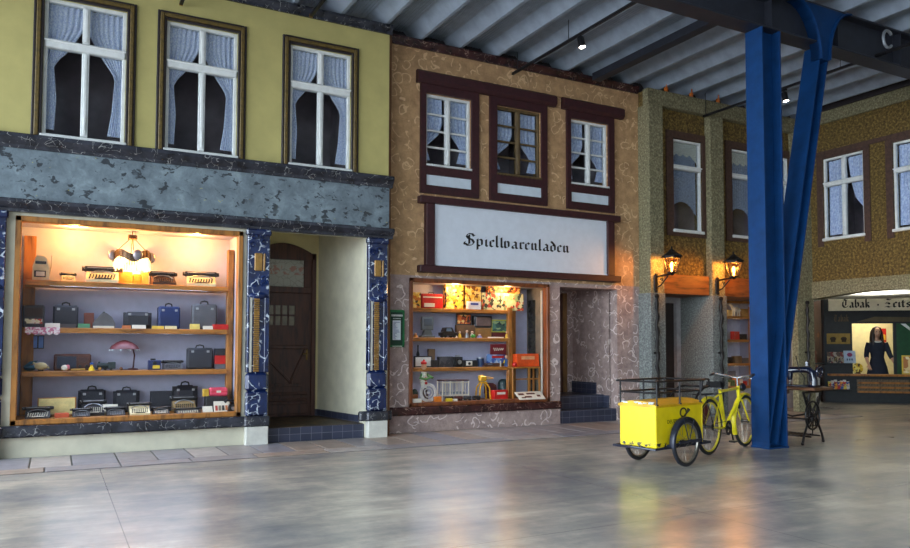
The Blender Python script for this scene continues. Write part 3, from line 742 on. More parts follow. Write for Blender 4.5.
for a, b in DWIN: 
    tm.b2(XD-.03, XD+.01, a-.13, a, 3.4, 5.3, .004).b2(XD-.03, XD+.01, b, b+.13, 3.4, 5.3, .004); tm.b2(XD-.025, XD+.01, a, b, 5.22, 5.3)
struct('trim_19', tm, CPL, 'brown timber band and window surrounds of the end wall', cat='trim')
for i, (a, b) in enumerate(DWIN[:2]):
    window(10+i, ('white cross window at the left of the end wall', 'white cross window at the picture edge of the end wall')[i], a, b, 3.54, 5.22, 0, None, (4.63, 4.73), 0, WHITE, rz=-PI/2, X=XD)
    hw = (b-a)/2
    L = lambda t, hw=hw: (-hw+.02, -hw+.02+lerp([(0, hw*.9), (.3, hw*.94), (.8, hw*.8), (.86, hw*.66), (1, hw*.6)], t))
    R = lambda t, hw=hw: (hw-.02-lerp([(0, hw*.95), (.35, hw*.8), (.55, hw*.62), (.7, hw*.2), (.8, hw*.05), (1, hw*.05)], t), hw-.02)
    for fn, side in ((L, 'left'), (R, 'right')):
        curtain('white_curtain', 'pale blue white curtain on the %s inside the %s cross window of the end wall' % (side, ('left', 'right')[i]), 'curtains of the end wall', (XD+.16, (a+b)/2, 3.54), -PI/2, fn, .1, 1.64, VOILE, 6, .014)
window(12, 'white cross window of the end wall outside the frame', *DWIN[2], 3.54, 5.22, 0, None, (4.63, 4.73), 0, WHITE, rz=-PI/2, X=XD)
# the room behind the arch
rm = MB()
X0, X1, Y0, Y1, ZR = XD+.25, 22.0, 5.0, 16.0, 2.78
for q in ([(X1, Y0, 0), (X1, Y1, 0), (X1, Y1, ZR), (X1, Y0, ZR)], [(X0, Y1, 0), (X1, Y1, 0), (X1, Y1, ZR), (X0, Y1, ZR)], [(X0, Y0, 0), (X1, Y0, 0), (X1, Y0, ZR), (X0, Y0, ZR)], [(14.02, 10.42, 0), (18.4, Y1, 0), (18.4, Y1, ZR), (14.02, 10.42, ZR)]): rm.add(q, [(0, 1, 2, 3)])
struct('wall_kiosk_room', rm, M('white_room_wall', (226, 222, 206), .8, var=.03), 'white walls of the room behind the arch', smooth=False, cat='wall')
struct('ceiling', MB().b2(X0, X1, Y0, Y1, ZR, ZR+.05), M('white_room_ceiling', (236, 234, 226), .8, var=.02), 'white ceiling of the room behind the arch', cat='ceiling')
# ================================================================= steelwork
cs = thing('steel_column', 'blue painted steel column with a leaning brace, standing on the hall floor by the bicycle', 'column', (8.465, 6.93, 0))
W_, H_ = .37, .28; ZTOP = 5.64
for sx in (-1, 1): MB().box((sx*(W_/2-.012), 0, ZTOP/2), (.024, H_, ZTOP), .003).build('flange', STEEL, cs)
MB().box((0, 0, ZTOP/2), (W_-.048, .016, ZTOP)).box((0, 0, .012), (W_+.02, H_+.02, .024), .004).build('web', STEEL, cs)
br = MB()
def brx(z): return 8.769+(z-1.43)*.2215-8.465
for off, th_, yw in ((-.19, .02, .27), (-.02, .02, .27)):
    z0 = .06
    x0, x1 = brx(z0)+off, brx(5.62)+off
    br.prism([(x0, z0), (x0+th_, z0), (x1+th_, 5.62), (x1, 5.62)], 'XZ', -yw/2, yw/2)
br.prism([(brx(.1)-.02, .1), (brx(5.62)-.02, 5.62), (brx(5.62)-.17, 5.62), (brx(.1)-.17, .1)], 'XZ', -.008, .008)
br.build('brace', STEEL, cs, smooth=False)
g = MB(); xm = brx(5.3)-.09
def flare(s, n=8): return [(xm+s*(.1+.5*(1-cos(PI/2*k/n))), 5.4+.76*sin(PI/2*k/n)) for k in range(n+1)]
g.prism(flare(-1)+flare(1)[::-1], 'XZ', -.16, -.02)
for s in (-1, 1):
    f_ = flare(s)
    for (a, za), (b, zb2) in zip(f_, f_[1:]): g.prism([(a, za), (b, zb2), (b-s*.02, zb2+.015), (a-s*.02, za+.005)], 'XZ', -.2, -.02)
g.build('gusset', STEEL, cs, smooth=False)
bm_ = thing('roof_beam', 'dark steel roof beam carried by the blue column and its brace', 'beam', (5, 6.93, 5.64), kind='structure')
DKST = M('dark_steel_paint', (34, 38, 48), .5, var=.15)
MB().b2(-12, 16, -.14, .14, 0, .025, .004).build('lower_flange', DKST, bm_); MB().b2(-12, 16, -.14, .14, .535, .56).build('upper_flange', DKST, bm_)
MB().b2(-12, 16, -.01, .01, .025, .535).build('web', DKST, bm_)
for x in (3.5, 4.9, 6.4): MB().b2(x-.008, x+.008, -.13, .13, .025, .535).build('stiffener', DKST, bm_)
one('pipe_hook', MB().tube([(.11*cos(a), .0, .13*sin(a)) for a in [rad(40+k*20) for k in range(15)]], .022, 8), M('grey_zinc', (150, 158, 166), .45, .4), 'grey ring shaped hook fixed on the side of the roof beam', 'hook', (11.0, 6.755, 5.98))
one('purlin', MB().b2(-.09, .09, -8, 10.45, 0, .13, .006), DKST, 'dark steel purlin under the roof deck above the toy shop corner', 'purlin', (8.42, 0, 6.055))
def rail(x, z, y0, y1, lab):
    r = thing('ceiling_rail', lab, 'light rail', (x, y0, z))
    MB().b2(-.022, .022, 0, y1-y0, -.02, .02, .004).build('rail', IRON, r)
    y = .5
    while y < y1-y0: MB().cyl((0, y, .02), (0, y, 6.2-z), .006, n=6).build('hanger', IRON, r); y += 1.4
    return r
rail(6.66, 5.88, 0.0, 10.45, 'black light rail ending against the timbered house')
rail(10.95, 5.77, 0.0, 10.36, 'black light rail crossing behind the blue column')
def rail_on_yellow(px, py, lab):
    x, z = at(px, py, 10.3); r = rail(x, min(z, 6.1), 0.0, 10.3, lab)
    MB().b2(-.024, .024, 10.28, 10.302, -.024, .024, .004).build('end_cap', M('brass_end_cap', (150, 110, 40), .4, .6), r)
rail_on_yellow(181, 4, 'black light rail ending above the middle yellow house window')
rail_on_yellow(311, 16, 'black light rail ending above the rightmost yellow house window')
def spot(loc, lab, rx, rz):
    r = thing('rail_spotlight', lab, 'spotlight', loc)
    MB().b2(-.03, .03, -.05, .05, -.03, 0, .006).cyl((0, 0, -.03), (0, 0, -.07), .012, n=8).build('adapter', IRON, r)
    q = MB().lathe([(0, .0), (.045, .0), (.05, -.01), (.05, -.15), (.046, -.155)], n=16); T = Matrix.Translation((0, 0, -.06)) @ Matrix.Rotation(rz, 4, 'Z') @ Matrix.Rotation(rx, 4, 'X')
    q.xf(T).build('lamp_housing', IRON, r)
    MB().cyl((0, 0, -.15), (0, 0, -.156), .045, n=16).xf(T).build('lamp_face', emit('spot_face', (255, 240, 225), 14), r)
    return r
spot((6.66, 8.62, 5.89), 'black spotlight hanging from the light rail in front of the toy shop', rad(-12), .3)
spot((10.95, 8.55, 5.75), 'black spotlight seen lit just right of the blue column', rad(-12), .3)
for k, xx in enumerate((9.98, 10.62, 11.33)):
    c = MB().b2(-.03, .03, -.03, .02, -.05, .03, .006).cyl((0, -.02, .02), (.0, -.02, .1), .012, n=8)
    one('orange_clip', c, M('orange_clip', (196, 104, 34), .5), ('orange clip on the rib end nearest the timbered house', 'orange clip on the second rib end from the timbered house', 'orange clip on the rib end nearest the blue column')[k], 'clip', (xx, YC+.03, 6.14), group='orange rib end clips')

# ================================================================= wall lanterns and rods
BRON = M('black_wrought_iron', (26, 22, 20), .5, .4, var=.3, scale=30)
AMB = glass('amber_lantern_glass', (255, 222, 170), .25, .2)
def lantern(x, lab):
    r = thing('wall_lantern', lab, 'lantern', (x, YC, 2.5))
    b = MB().b2(-.045, .045, -.03, 0, -.15, .14, .012).ball((0, -.03, .14), .03, 8).ball((0, -.03, -.15), .03, 8)
    b.tube([(0, -.02, .1), (.03, -.2, .12), (.06, -.34, .13)], .018, 8); b.tube([(0, -.02, -.1), (.02, -.12, -.06), (.05, -.27, .1)], .012, 6)
    b.tube([(.02+.002*k, -.14+.035*cos(k*.7)*(1-k/14), .04+.035*sin(k*.7)*(1-k/14)) for k in range(11)], .008, 5)
    b.build('bracket', BRON, r)
    cx, cy, z0, z1, ra, rb = .06, -.36, .16, .42, .085, .155
    MB().lathe([(0, .10), (.03, .11), (.05, .135), (ra+.012, .15), (ra+.012, z0)], (cx, cy, 0), 6).build('lantern_base', BRON, r)
    cg = MB()
    for k in range(6):
        a = k*PI/3; cg.cyl((cx+ra*cos(a), cy+ra*sin(a), z0), (cx+rb*cos(a), cy+rb*sin(a), z1), .009, n=6)
    cg.lathe([(rb+.012, z1-.01), (rb+.012, z1+.012)], (cx, cy, 0), 6, cap=False).build('cage', BRON, r)
    for k in range(6):
        a, a2 = k*PI/3, (k+1)*PI/3
        MB().add([(cx+ra*cos(a), cy+ra*sin(a), z0), (cx+ra*cos(a2), cy+ra*sin(a2), z0), (cx+rb*cos(a2), cy+rb*sin(a2), z1), (cx+rb*cos(a), cy+rb*sin(a), z1)], [(0, 1, 2, 3)]).build('glass_pane', AMB, r)
    MB().lathe([(rb+.035, z1+.005), (rb+.03, z1+.03), (.1, z1+.09), (.06, z1+.12), (.055, z1+.135), (.03, z1+.15), (.012, z1+.17), (.02, z1+.19), (.0, z1+.215)], (cx, cy, 0), 6).build('roof', BRON, r, ang=20)
    MB().lathe([(0, .17), (.018, .175), (.018, .23), (.03, .25), (.034, .29), (.02, .33), (0, .345)], (cx, cy, 0), 10).build('bulb', emit('lantern_bulb', (255, 190, 90), 26), r)
    l = bpy.data.lights.new('lantern_light', 'POINT'); l.energy = 42; l.color = (1, .5, .12); l.shadow_soft_size = .04
    o = bpy.data.objects.new('lantern_light', l); C.objects.link(o); o.parent = r; o.location = (cx, cy, .345+.04)
    return r
lantern(9.64, 'lit black iron lantern on the pier next to the timbered house')
lantern(11.2, 'lit black iron lantern on the pier beside the blue column')
for x, z0, z1, lab in ((9.62, 0, 2.25, 'wavy black iron rod on the pier next to the timbered house'), (11.24, 0, 2.25, 'wavy black iron rod on the pier just behind the bicycle'), (13.76, 0, 2.25, 'wavy black iron rod on the corner pier behind the sewing machine')):
    n = 30; pts = [(.012*sin(k*1.3), -.045+.008*cos(k*1.9), z0+(z1-z0)*k/n) for k in range(n+1)]
    one('iron_rod', MB().tube(pts, [.03+.008*sin(k*2.1) for k in range(n+1)], 8).ball((0, -.045, z1), .045, 8).b2(-.05, .05, -.06, .02, 1.2, 1.24, .006), BRON, lab, 'rod', (x, YC-(.02 if x < 13 else 0), 0), group='black iron rods on the piers')

# green notice case
gn = thing('notice_frame', 'green notice case with a white sheet, on the wall between the two shops', 'notice case', (4.63, YB, 1.605))
GRN = M('green_enamel', (16, 112, 58), .4, var=.1)
MB().b2(-.13, .13, -.05, 0, -.285, .285, .008).b2(-.13, .13, -.065, -.04, .255, .285, .004).b2(-.13, .13, -.065, -.04, -.285, -.255, .004).b2(-.13, -.105, -.065, -.04, -.285, .285, .004).b2(.105, .13, -.065, -.04, -.285, .285, .004).build('case', GRN, gn)
MB().b2(-.1, .1, -.054, -.05, -.25, .25).build('dark_backing', M('dark_green', (10, 58, 40), .6), gn)
MB().b2(-.068, .068, -.058, -.053, -.175, .125, .003).build('notice_sheet', M('white_sheet', (222, 228, 236), .6, var=.02), gn)
tx = MB(); q = random.Random(4)
for k in range(16): tx.b2(-.055, -.055+.02+q.random()*.09, -.0595, -.058, -.16+k*.0168, -.153+k*.0168)
tx.build('text_lines', M('grey_blue_print', (108, 124, 168), .7), gn)
HW = M('white_enamel', (226, 230, 226), .5); hd = MB()
for x in [-.085+.021*k for k in range(9)]: hd.b2(x, x+.014, -.056, -.053, .185, .215)
hd.build('header_letters', HW, gn); hd = MB()
for x in [-.06+.022*k for k in range(6)]: hd.b2(x, x+.014, -.056, -.053, .145, .16)
hd.build('sub_heading', HW, gn); hd = MB()
for x in [-.07+.02*k for k in range(8)]: hd.b2(x, x+.014, -.07, -.064, -.277, -.263)
hd.build('footer_letters', HW, gn)

# ================================================================= yellow hand cart
YEL = M('cart_yellow', (224, 200, 8), .38, var=.08, scale=5)
def _worn():
    m, nt, b = _new('worn_cart_yellow')
    f = noise(nt, coords(nt), 16, 4, rough=.7); sp = N(nt, 'ShaderNodeSeparateXYZ'); nt.links.new(coords(nt), sp.inputs[0])
    base = ramp(nt, noise(nt, coords(nt), 4, 4), [(.3, (206, 182, 6)), (.7, (236, 212, 14))])
    edge = math_(nt, 'GREATER_THAN', math_(nt, 'ADD', f, math_(nt, 'MULTIPLY', math_(nt, 'LESS_THAN', sp.outputs[2], .28), .17)), .70)
    nt.links.new(mixc(nt, edge, base, lin((46, 42, 44))), b.inputs['Base Color']); b.inputs['Roughness'].default_value = .36
    return m
WORN = _worn()
TYRE = M('black_tyre', (26, 28, 36), .6, var=.2); FEND = M('dark_blue_black_mudguard', (24, 30, 48), .35, var=.2)
CHROME = M('chrome', (200, 204, 208), .2, .95, var=.05); SPOKE = M('spoke_steel', (150, 146, 136), .35, .8, var=.1)
BLK = M('black_paint', (20, 20, 24), .4, var=.2)
def wheel(parent, c, R, tw, hub, n=24, rim=None, name='wheel'):
    """a wheel turning about its local y axis"""
    w = MB().lathe([(R-2*tw, -tw*.6), (R-2*tw, -tw*.8), (R-tw*.9, -tw), (R-.1*tw, -tw*.55), (R, 0), (R-.1*tw, tw*.55), (R-tw*.9, tw), (R-2*tw, tw*.8), (R-2*tw, -tw*.6)], n=36, axis='Y').build(name, TYRE, parent)
    w.location = c
    MB().lathe([(R-2*tw, -tw*.7), (R-2.6*tw, -tw*.6), (R-2.9*tw, 0), (R-2.6*tw, tw*.6), (R-2*tw, tw*.7)], n=36, axis='Y', cap=False).build('rim', rim or SPOKE, w)
    sp = MB()
    for k in range(n):
        a = 2*PI*k/n; b = a+(.35 if k % 2 else -.35); s = -1 if k % 4 < 2 else 1
        sp.cyl((.022*cos(b), s*hub, .022*sin(b)), ((R-2.6*tw)*cos(a), 0, (R-2.6*tw)*sin(a)), .0022, n=4, cap=False)
    sp.build('spokes', SPOKE, w)
    MB().cyl((0, -hub-.012, 0), (0, hub+.012, 0), .018, n=10).cyl((0, -hub, 0), (0, -hub+.006, 0), .03, n=12).cyl((0, hub-.006, 0), (0, hub, 0), .03, n=12).build('hub', BLK, w)
    return w
AZ = rad(78); UX, UY = sin(AZ), cos(AZ)
P0 = Vector((5.824, 6.246))
ctr = P0+Vector((UX, UY))*.46+Vector((-UY, UX))*.245
ct = thing('hand_cart', 'yellow two wheeled post hand cart with a black rack and a post horn emblem', 'cart', (ctr.x, ctr.y, 0), PI/2-AZ)
l, w2 = .46, .245
MB().b2(-l, l, -w2, w2, .225, .685, .012).b2(-l-.004, -l+.03, -w2-.004, -w2+.03, .225, .69, .008).b2(l-.03, l+.004, -w2-.004, -w2+.03, .225, .69, .008).build('box_body', WORN, ct)
MB().prism([(-w2-.012, .67), (-w2-.012, .695), (-.1, .735), (.1, .735), (w2+.012, .695), (w2+.012, .67)], 'YZ', -l-.012, l+.012).build('lid', M('lid_ochre', (206, 160, 10), .42, var=.15, scale=6), ct, smooth=False)
ch = MB(); q = random.Random(2)
for k in range(26): ch.box((-l-.013+.11*q.random()**2, -.0+.2*(q.random()*2-1), .705+.02*q.random()), (.05, .045, .012), .004, rz=q.random()*3)
ch.build('chipped_paint', M('flaked_white', (214, 222, 226), .7, var=.2, scale=40), ct)
rk = MB()
zt_, zm = .955, .83
for z in (zt_, zm):
    e = .02 if z == zt_ else -.01
    c4 = [(-l-e, -w2-e, z), (l+e, -w2-e, z), (l+e, w2+e, z), (-l-e, w2+e, z)]
    for a, b in zip(c4, c4[1:]+c4[:1]): rk.cyl(a, b, .011, n=8)
for x in (-l+.02, 0, l-.04):
    for y in (-w2, w2): rk.cyl((x, y, .68), (x, y, zt_), .01, n=8).cyl((x, y, .69), (x, y, .705), .022, n=8)
rk.build('roof_rack', IRON, ct)
fl = MB(); c4 = [(-l-.07, -w2-.03, .225), (l+.1, -w2-.03, .225), (l+.1, w2+.03, .225), (-l-.07, w2+.03, .225)]
fl.tube([(-l-.12, 0, .235)]+c4+[(-l-.12, 0, .235)], .014, 8); fl.cyl((0, -w2-.1, .27), (0, w2+.1, .27), .015, n=10)
for y in (-w2-.02, w2+.02): fl.b2(-.28, .28, y-.012, y+.012, .235, .26, .004)
fl.build('chassis', FEND, ct)
fl2 = MB().tube([(l-.02, -.17, .73), (l+.05, -.17, .8), (l+.16, -.17, .85), (l+.28, -.16, .86)], .013, 8).tube([(l-.02, .17, .73), (l+.05, .17, .8), (l+.16, .17, .85), (l+.28, .16, .86)], .013, 8).tube([(l+.28, -.16, .86), (l+.28, .16, .86)], .013, 8)
fl2.tube([(l+.1, -.17, .83), (l+.13, -.17, .93), (l+.18, -.17, .955), (l+.26, -.17, .95), (l+.285, -.16, .86)], .012, 8)
fl2.build('push_handle', IRON, ct)
for s in (-1, 1):
    wh = wheel(ct, (0, s*(w2+.075), .266), .266, .02, .045, 20)
    fd = MB(); n = 22
    ring_ = [(R, y) for R, y in ((.272, -.035), (.284, -.028), (.288, 0), (.284, .028), (.272, .035))]
    vs = [(R*cos(rad(-8)+rad(196)*k/n), y, R*sin(rad(-8)+rad(196)*k/n)) for k in range(n+1) for R, y in ring_]
    m5 = len(ring_)
    fd.add(vs, [(k*m5+j, k*m5+j+1, (k+1)*m5+j+1, (k+1)*m5+j) for k in range(n) for j in range(m5-1)])
    fd.tube([(.0, s*.04, 0), (-.1, s*.04, .26)], .006, 5).tube([(0, s*.04, 0), (.1, s*.04, .26)], .006, 5).b2(-.2, .24, s*.04-.006, s*.04+.006, -.005, .03, .003)
    o = fd.build('mudguard', FEND, ct); o.location = (0, s*(w2+.075), .27); o.modifiers.new('t', 'SOLIDIFY').thickness = .003
em = thing('e', None, None); bpy.data.objects.remove(em)
hn = MB()
hn.tube([(.06+.06*cos(a), -w2-.004, .595+.048*sin(a)) for a in [rad(200-k*20) for k in range(22)]], .0095, 5)
hn.tube([(.025, -w2-.004, .565), (.06, -w2-.004, .548), (.14, -w2-.004, .60)], [.005, .006, .006], 5); hn.cyl((.115, -w2-.004, .575), (.165, -w2-.004, .625), .008, .022, 8)
hn.tube([(.055, -w2-.004, .535), (.05, -w2-.004, .515), (.035, -w2-.004, .505)], .004, 4).tube([(.085, -w2-.004, .535), (.095, -w2-.004, .515), (.11, -w2-.004, .505)], .004, 4)
hn.build('post_horn_emblem', M('emblem_black', (40, 34, 12), .6), ct)
font('DEUTSCHE POST', .062, 'lettering', M('emblem_black', (0, 0, 0)), ct, (-.25, -w2-.002, .485), depth=.001)
MB().b2(l, l+.05, -.12, -.05, .56, .6, .008).cyl((l+.03, -.1, .6), (l+.03, -.1, .68), .018, n=10).ball((l+.03, -.1, .69), .026, 10).build('drawbar_coupling', BLK, ct)

# ================================================================= yellow bicycle
AZB = rad(72)
by = thing('bicycle', 'old yellow bicycle with a black saddle leaning against the blue column', 'bicycle', (7.22, 6.81, 0), PI/2-AZB)
BF = M('bicycle_yellow', (222, 206, 30), .35, var=.1); YR = M('yellow_rim', (216, 198, 60), .35, var=.1)
R = .345; FH = 1.08
wheel(by, (0, 0, R), R, .019, .05, 32, YR, 'rear_wheel'); wheel(by, (FH, 0, R), R, .019, .045, 32, YR, 'front_wheel')
bb_ = Vector((.46, 0, .30)); st_ = Vector((.32, 0, .80)); hd0 = Vector((.90, 0, .66)); hd1 = Vector((.865, 0, .82))
fr = MB().cyl(bb_, st_, .02, n=10).cyl(bb_, hd0, .023, n=10).cyl(st_-Vector((0, 0, .03)), hd1-Vector((0, 0, .03)), .018, n=10).cyl(hd0-Vector((-.008, 0, .04)), hd1, .024, n=10)
for s in (-1, 1):
    fr.tube([bb_, (.25, s*.05, .31), (0, s*.06, R)], .011, 6); fr.tube([st_-Vector((0, 0, .06)), (.2, s*.05, .66), (0, s*.06, R)], .009, 6)
fr.build('frame', BF, by)
fk = MB()
for s in (-1, 1): fk.tube([hd0+Vector((.01, s*.03, -.02)), (.97, s*.05, .5), (FH, s*.055, R)], .011, 6)
fk.build('fork', BF, by)
def guard(c, a0, a1, nm):
    fd = MB(); n = 22; rg = [(R+.014, -.034), (R+.03, -.022), (R+.035, 0), (R+.03, .022), (R+.014, .034)]
    vs = [(c+q_*cos(a0+(a1-a0)*k/n), y, R+q_*sin(a0+(a1-a0)*k/n)) for k in range(n+1) for q_, y in rg]
    fd.add(vs, [(k*5+j, k*5+j+1, k*5+j+6, k*5+j+5) for k in range(n) for j in range(4)])
    o = fd.build(nm, BF, by); o.modifiers.new('t', 'SOLIDIFY').thickness = .003
guard(0, rad(10), rad(205), 'rear_mudguard'); guard(FH, rad(60), rad(205), 'front_mudguard')
sd = MB(); prof_ = [(-.16, .10), (-.1, .11), (0, .07), (.08, .03), (.13, .02)]
for (xa, wa), (xb, wb) in zip(prof_, prof_[1:]): sd.add([(xa, -wa, .87), (xa, wa, .87), (xb, wb, .885), (xb, -wb, .885), (xa, -wa*.9, .945), (xa, wa*.9, .945), (xb, wb*.8, .94), (xb, -wb*.8, .94)], [(0, 1, 2, 3), (4, 5, 6, 7), (0, 3, 7, 4), (1, 2, 6, 5), (0, 1, 5, 4), (3, 2, 6, 7)])
sd.xf(Matrix.Translation((.30, 0, -.045))); sd.build('saddle', M('black_leather', (18, 17, 18), .75, spec=.2), by)
for s in (-1, 1): MB().tube([(.19+.02*cos(k*1.1), s*.06+.02*sin(k*1.1), .80+k*.005) for k in range(12)], .005, 5).build('saddle_spring', CHROME, by)
MB().cyl(st_, (.31, 0, .86), .013, n=8).build('seat_post', CHROME, by)
hb = MB().cyl(hd1, hd1+Vector((-.02, 0, .12)), .013, n=8)
hb.tube([(.66, -.27, .965), (.76, -.265, .985), (.84, -.16, .955), (.855, 0, .93), (.84, .16, .955), (.76, .265, .985), (.66, .27, .965)], .011, 8)
for s in (-1, 1): hb.tube([(.84, s*.1, .93), (.79, s*.2, .93), (.70, s*.25, .93)], .006, 5)
hb.build('handlebar', CHROME, by)
for s in (-1, 1): MB().cyl((.74, s*.267, .98), (.63, s*.27, .96), .017, n=10).build('grip', BLK, by)
lp = MB().lathe([(0, 0), (.03, .01), (.05, .06), (.055, .08), (0, .085)], (.92, 0, .80), 14, axis='X'); lp.build('headlamp', BLK, by)
MB().b2(.83, .87, -.02, .02, .54, .6, .008).cyl((.85, -.03, .55), (.85, .03, .55), .028, n=12).build('dynamo', BLK, by)
cr = MB().lathe([(.06, -.004), (.09, -.004), (.095, 0), (.09, .004), (.06, .004), (.06, -.004)], (bb_.x, -.05, bb_.z), 24, axis='Y')
for k in range(5): cr.cyl((bb_.x, -.05, bb_.z), (bb_.x+.065*cos(k*1.257), -.05, bb_.z+.065*sin(k*1.257)), .006, n=6)
cr.cyl((bb_.x, -.075, bb_.z), (bb_.x, .075, bb_.z), .018, n=10).cyl((bb_.x, -.075, bb_.z), (bb_.x+.05, -.085, bb_.z-.16), .009, n=8).cyl((bb_.x, .075, bb_.z), (bb_.x-.05, .085, bb_.z+.16), .009, n=8)
cr.build('crank', IRON, by)
for s in (-1, 1): MB().box((bb_.x-s*.05*-1 if s < 0 else bb_.x-.05, s*.13, bb_.z+s*.16), (.09, .09, .022), .006).build('pedal', BLK, by)
chn = MB().tube([(bb_.x, -.05, bb_.z+.092), (0, -.05, R+.035)], .005, 4).tube([(bb_.x, -.05, bb_.z-.092), (0, -.05, R-.035)], .005, 4).cyl((0, -.053, R), (0, -.047, R), .038, n=14)
chn.build('chain', IRON, by)
cg = MB()
for y in (-.06, 0, .06): cg.cyl((-.30, y, .755), (.26, y, .745), .006, n=6)
for s in (-1, 1): cg.cyl((-.2, s*.06, .752), (0, s*.065, R), .006, n=6).cyl((-.3, s*.06, .755), (-.3, 0, .755), .006, n=6)
cg.build('luggage_rack', BLK, by)
MB().prism([(-.15, .42), (.02, .36), (.18, .5), (.05, .66), (-.14, .62)], 'XZ', .058, .062).build('skirt_guard', M('dark_red_net', (96, 30, 34), .7), by)
MB().cyl((-.36, 0, .5), (-.385, 0, .5), .025, n=12).build('tail_lamp', M('red_lens', (170, 20, 20), .3), by)

# ================================================================= treadle sewing machine
sw = thing('sewing_machine_table', 'black cast iron treadle stand with a brown wooden top, right of the blue column', 'sewing table', (9.3, 6.92, 0), rad(10))
FEI = M('cast_iron_black', (22, 20, 22), .42, .3, var=.3)
def endframe(y):
    e = MB()
    for s in (-1, 1):
        e.tube([(s*.29, y, .02), (s*.25, y, .12), (s*.16, y, .26), (s*.1, y, .36), (s*.14, y, .5), (s*.2, y, .62), (s*.24, y, .72)], [.02, .016, .015, .015, .014, .015, .02], 6)
        e.ball((s*.29, y, .022), .024, 8)
        e.tube([(s*.16+.04*cos(k*.8)*(1-k/12), y, .6+.05*sin(k*.8)*(1-k/12)) for k in range(10)], .008, 5)
    e.cyl((-.24, y, .715), (.24, y, .715), .015, n=8).cyl((-.17, y, .25), (.17, y, .25), .012, n=8).cyl((-.1, y, .37), (.1, y, .37), .012, n=8)
    e.tube([(-.16, y, .25), (0, y, .36), (.16, y, .25)], .01, 6).tube([(-.2, y, .62), (0, y, .45), (.2, y, .62)], .01, 6)
    return e
endframe(-.02).build('side_frame', FEI, sw); endframe(.56).build('side_frame', FEI, sw)
MB().cyl((-.05, -.02, .34), (-.05, .56, .34), .013, n=8).cyl((-.05, -.02, .1), (-.05, .56, .1), .013, n=8).cyl((.2, -.02, .1), (.2, .56, .1), .012, n=8).tube([(0, .0, .42), (0, .27, .36), (0, .54, .42)], .014, 6).build('stretcher', FEI, sw)
tr = MB()
for k in range(6): tr.b2(-.15, .2, .12+k*.055, .145+k*.055, .1, .115, .003)
tr.b2(-.16, -.135, .1, .44, .098, .117, .003).b2(.19, .215, .1, .44, .098, .117, .003); tr.build('treadle', FEI, sw)
fw = MB().ring((0, 0, 0), .19, .014, 'Y', 32, 8)
for k in range(6): fw.tube([(.03*cos(k*PI/3), 0, .03*sin(k*PI/3)), (.1*cos(k*PI/3+.25), 0, .1*sin(k*PI/3+.25)), (.17*cos(k*PI/3), 0, .17*sin(k*PI/3))], .009, 6)
fw.ring((0, 0, 0), .09, .007, 'Y', 24, 6).cyl((0, -.03, 0), (0, .03, 0), .03, n=12)
o = fw.build('drive_wheel', FEI, sw); o.location = (-.08, -.06, .40)
MB().cyl((-.06, -.06, .38), (.02, .0, .12), .008, n=6).build('pitman_rod', FEI, sw)
MB().b2(-.30, .25, -.2, .74, .745, .785, .01).build('table_top', wood('brown_table_top', (96, 62, 40), (58, 36, 26), (6, 2, 6), .4), sw)
MB().b2(-.24, .22, .42, .54, .66, .745, .006).build('drawer', wood('brown_table_top', (0, 0, 0), (0, 0, 0)), sw)
mh = thing('sewing_machine', 'shiny black sewing machine head, tinted for blue reflections, standing on the treadle table', 'sewing machine', (9.3, 6.92, .785), rad(10))
SMB = M('black_enamel_blue_sheen', (14, 22, 46), .18, 0, var=.2, coat=.6)  # black enamel, with the blue reflections put into its base colour
MB().b2(-.1, .1, -.1, .32, 0, .025, .01).build('bed_plate', SMB, mh)
arm = MB().tube([(0, -.04, .02), (0, -.045, .1), (0, -.03, .19), (0, .02, .235), (0, .12, .235), (0, .22, .23), (0, .29, .22)], [.06, .05, .048, .05, .042, .042, .05], 12)
arm.tube([(0, .29, .25), (0, .295, .15), (0, .295, .09)], [.045, .042, .03], 10); arm.build('arm', SMB, mh)
MB().cyl((0, .295, .09), (0, .295, .03), .007, n=8).b2(-.015, .015, .28, .31, .026, .034, .003).build('needle_bar', CHROME, mh)
h_ = MB().ring((0, -.13, .215), .075, .013, 'Y', 28, 8)
for k in range(5): h_.cyl((0, -.13, .215), (.072*cos(k*1.257), -.13, .215+.072*sin(k*1.257)), .008, n=6)
h_.cyl((0, -.14, .215), (0, -.04, .215), .018, n=10); h_.build('hand_wheel', SMB, mh)
MB().cyl((.0, .05, .28), (.0, .05, .36), .004, n=6).build('spool_pin', CHROME, mh)
MB().lathe([(.02, 0), (.02, .006), (.014, .01), (.016, .04), (.02, .045), (.02, .05)], (0, .05, .29), 12).build('thread_spool', M('white_thread', (216, 220, 232), .8), mh)
for k in range(5): MB().ball((.046, .0+.06*k, .2+.012*(k % 2)), (.006, .016, .012), 8).build('decal', M('pale_gilt_decal', (150, 170, 210), .3, .3), mh)
gd = MB().tube([(-.15, .02, .0), (-.17, .0, .14), (-.2, .05, .22), (-.13, .1, .27), (-.12, .13, .38), (-.08, .16, .42)], .007, 6); gd.cyl((-.15, .02, 0), (-.15, .02, .012), .05, n=12)
one('bent_wire_stand', gd, IRON, 'thin black bent wire stand beside the sewing machine head', 'wire stand', (9.3, 6.92, .785), rad(10))
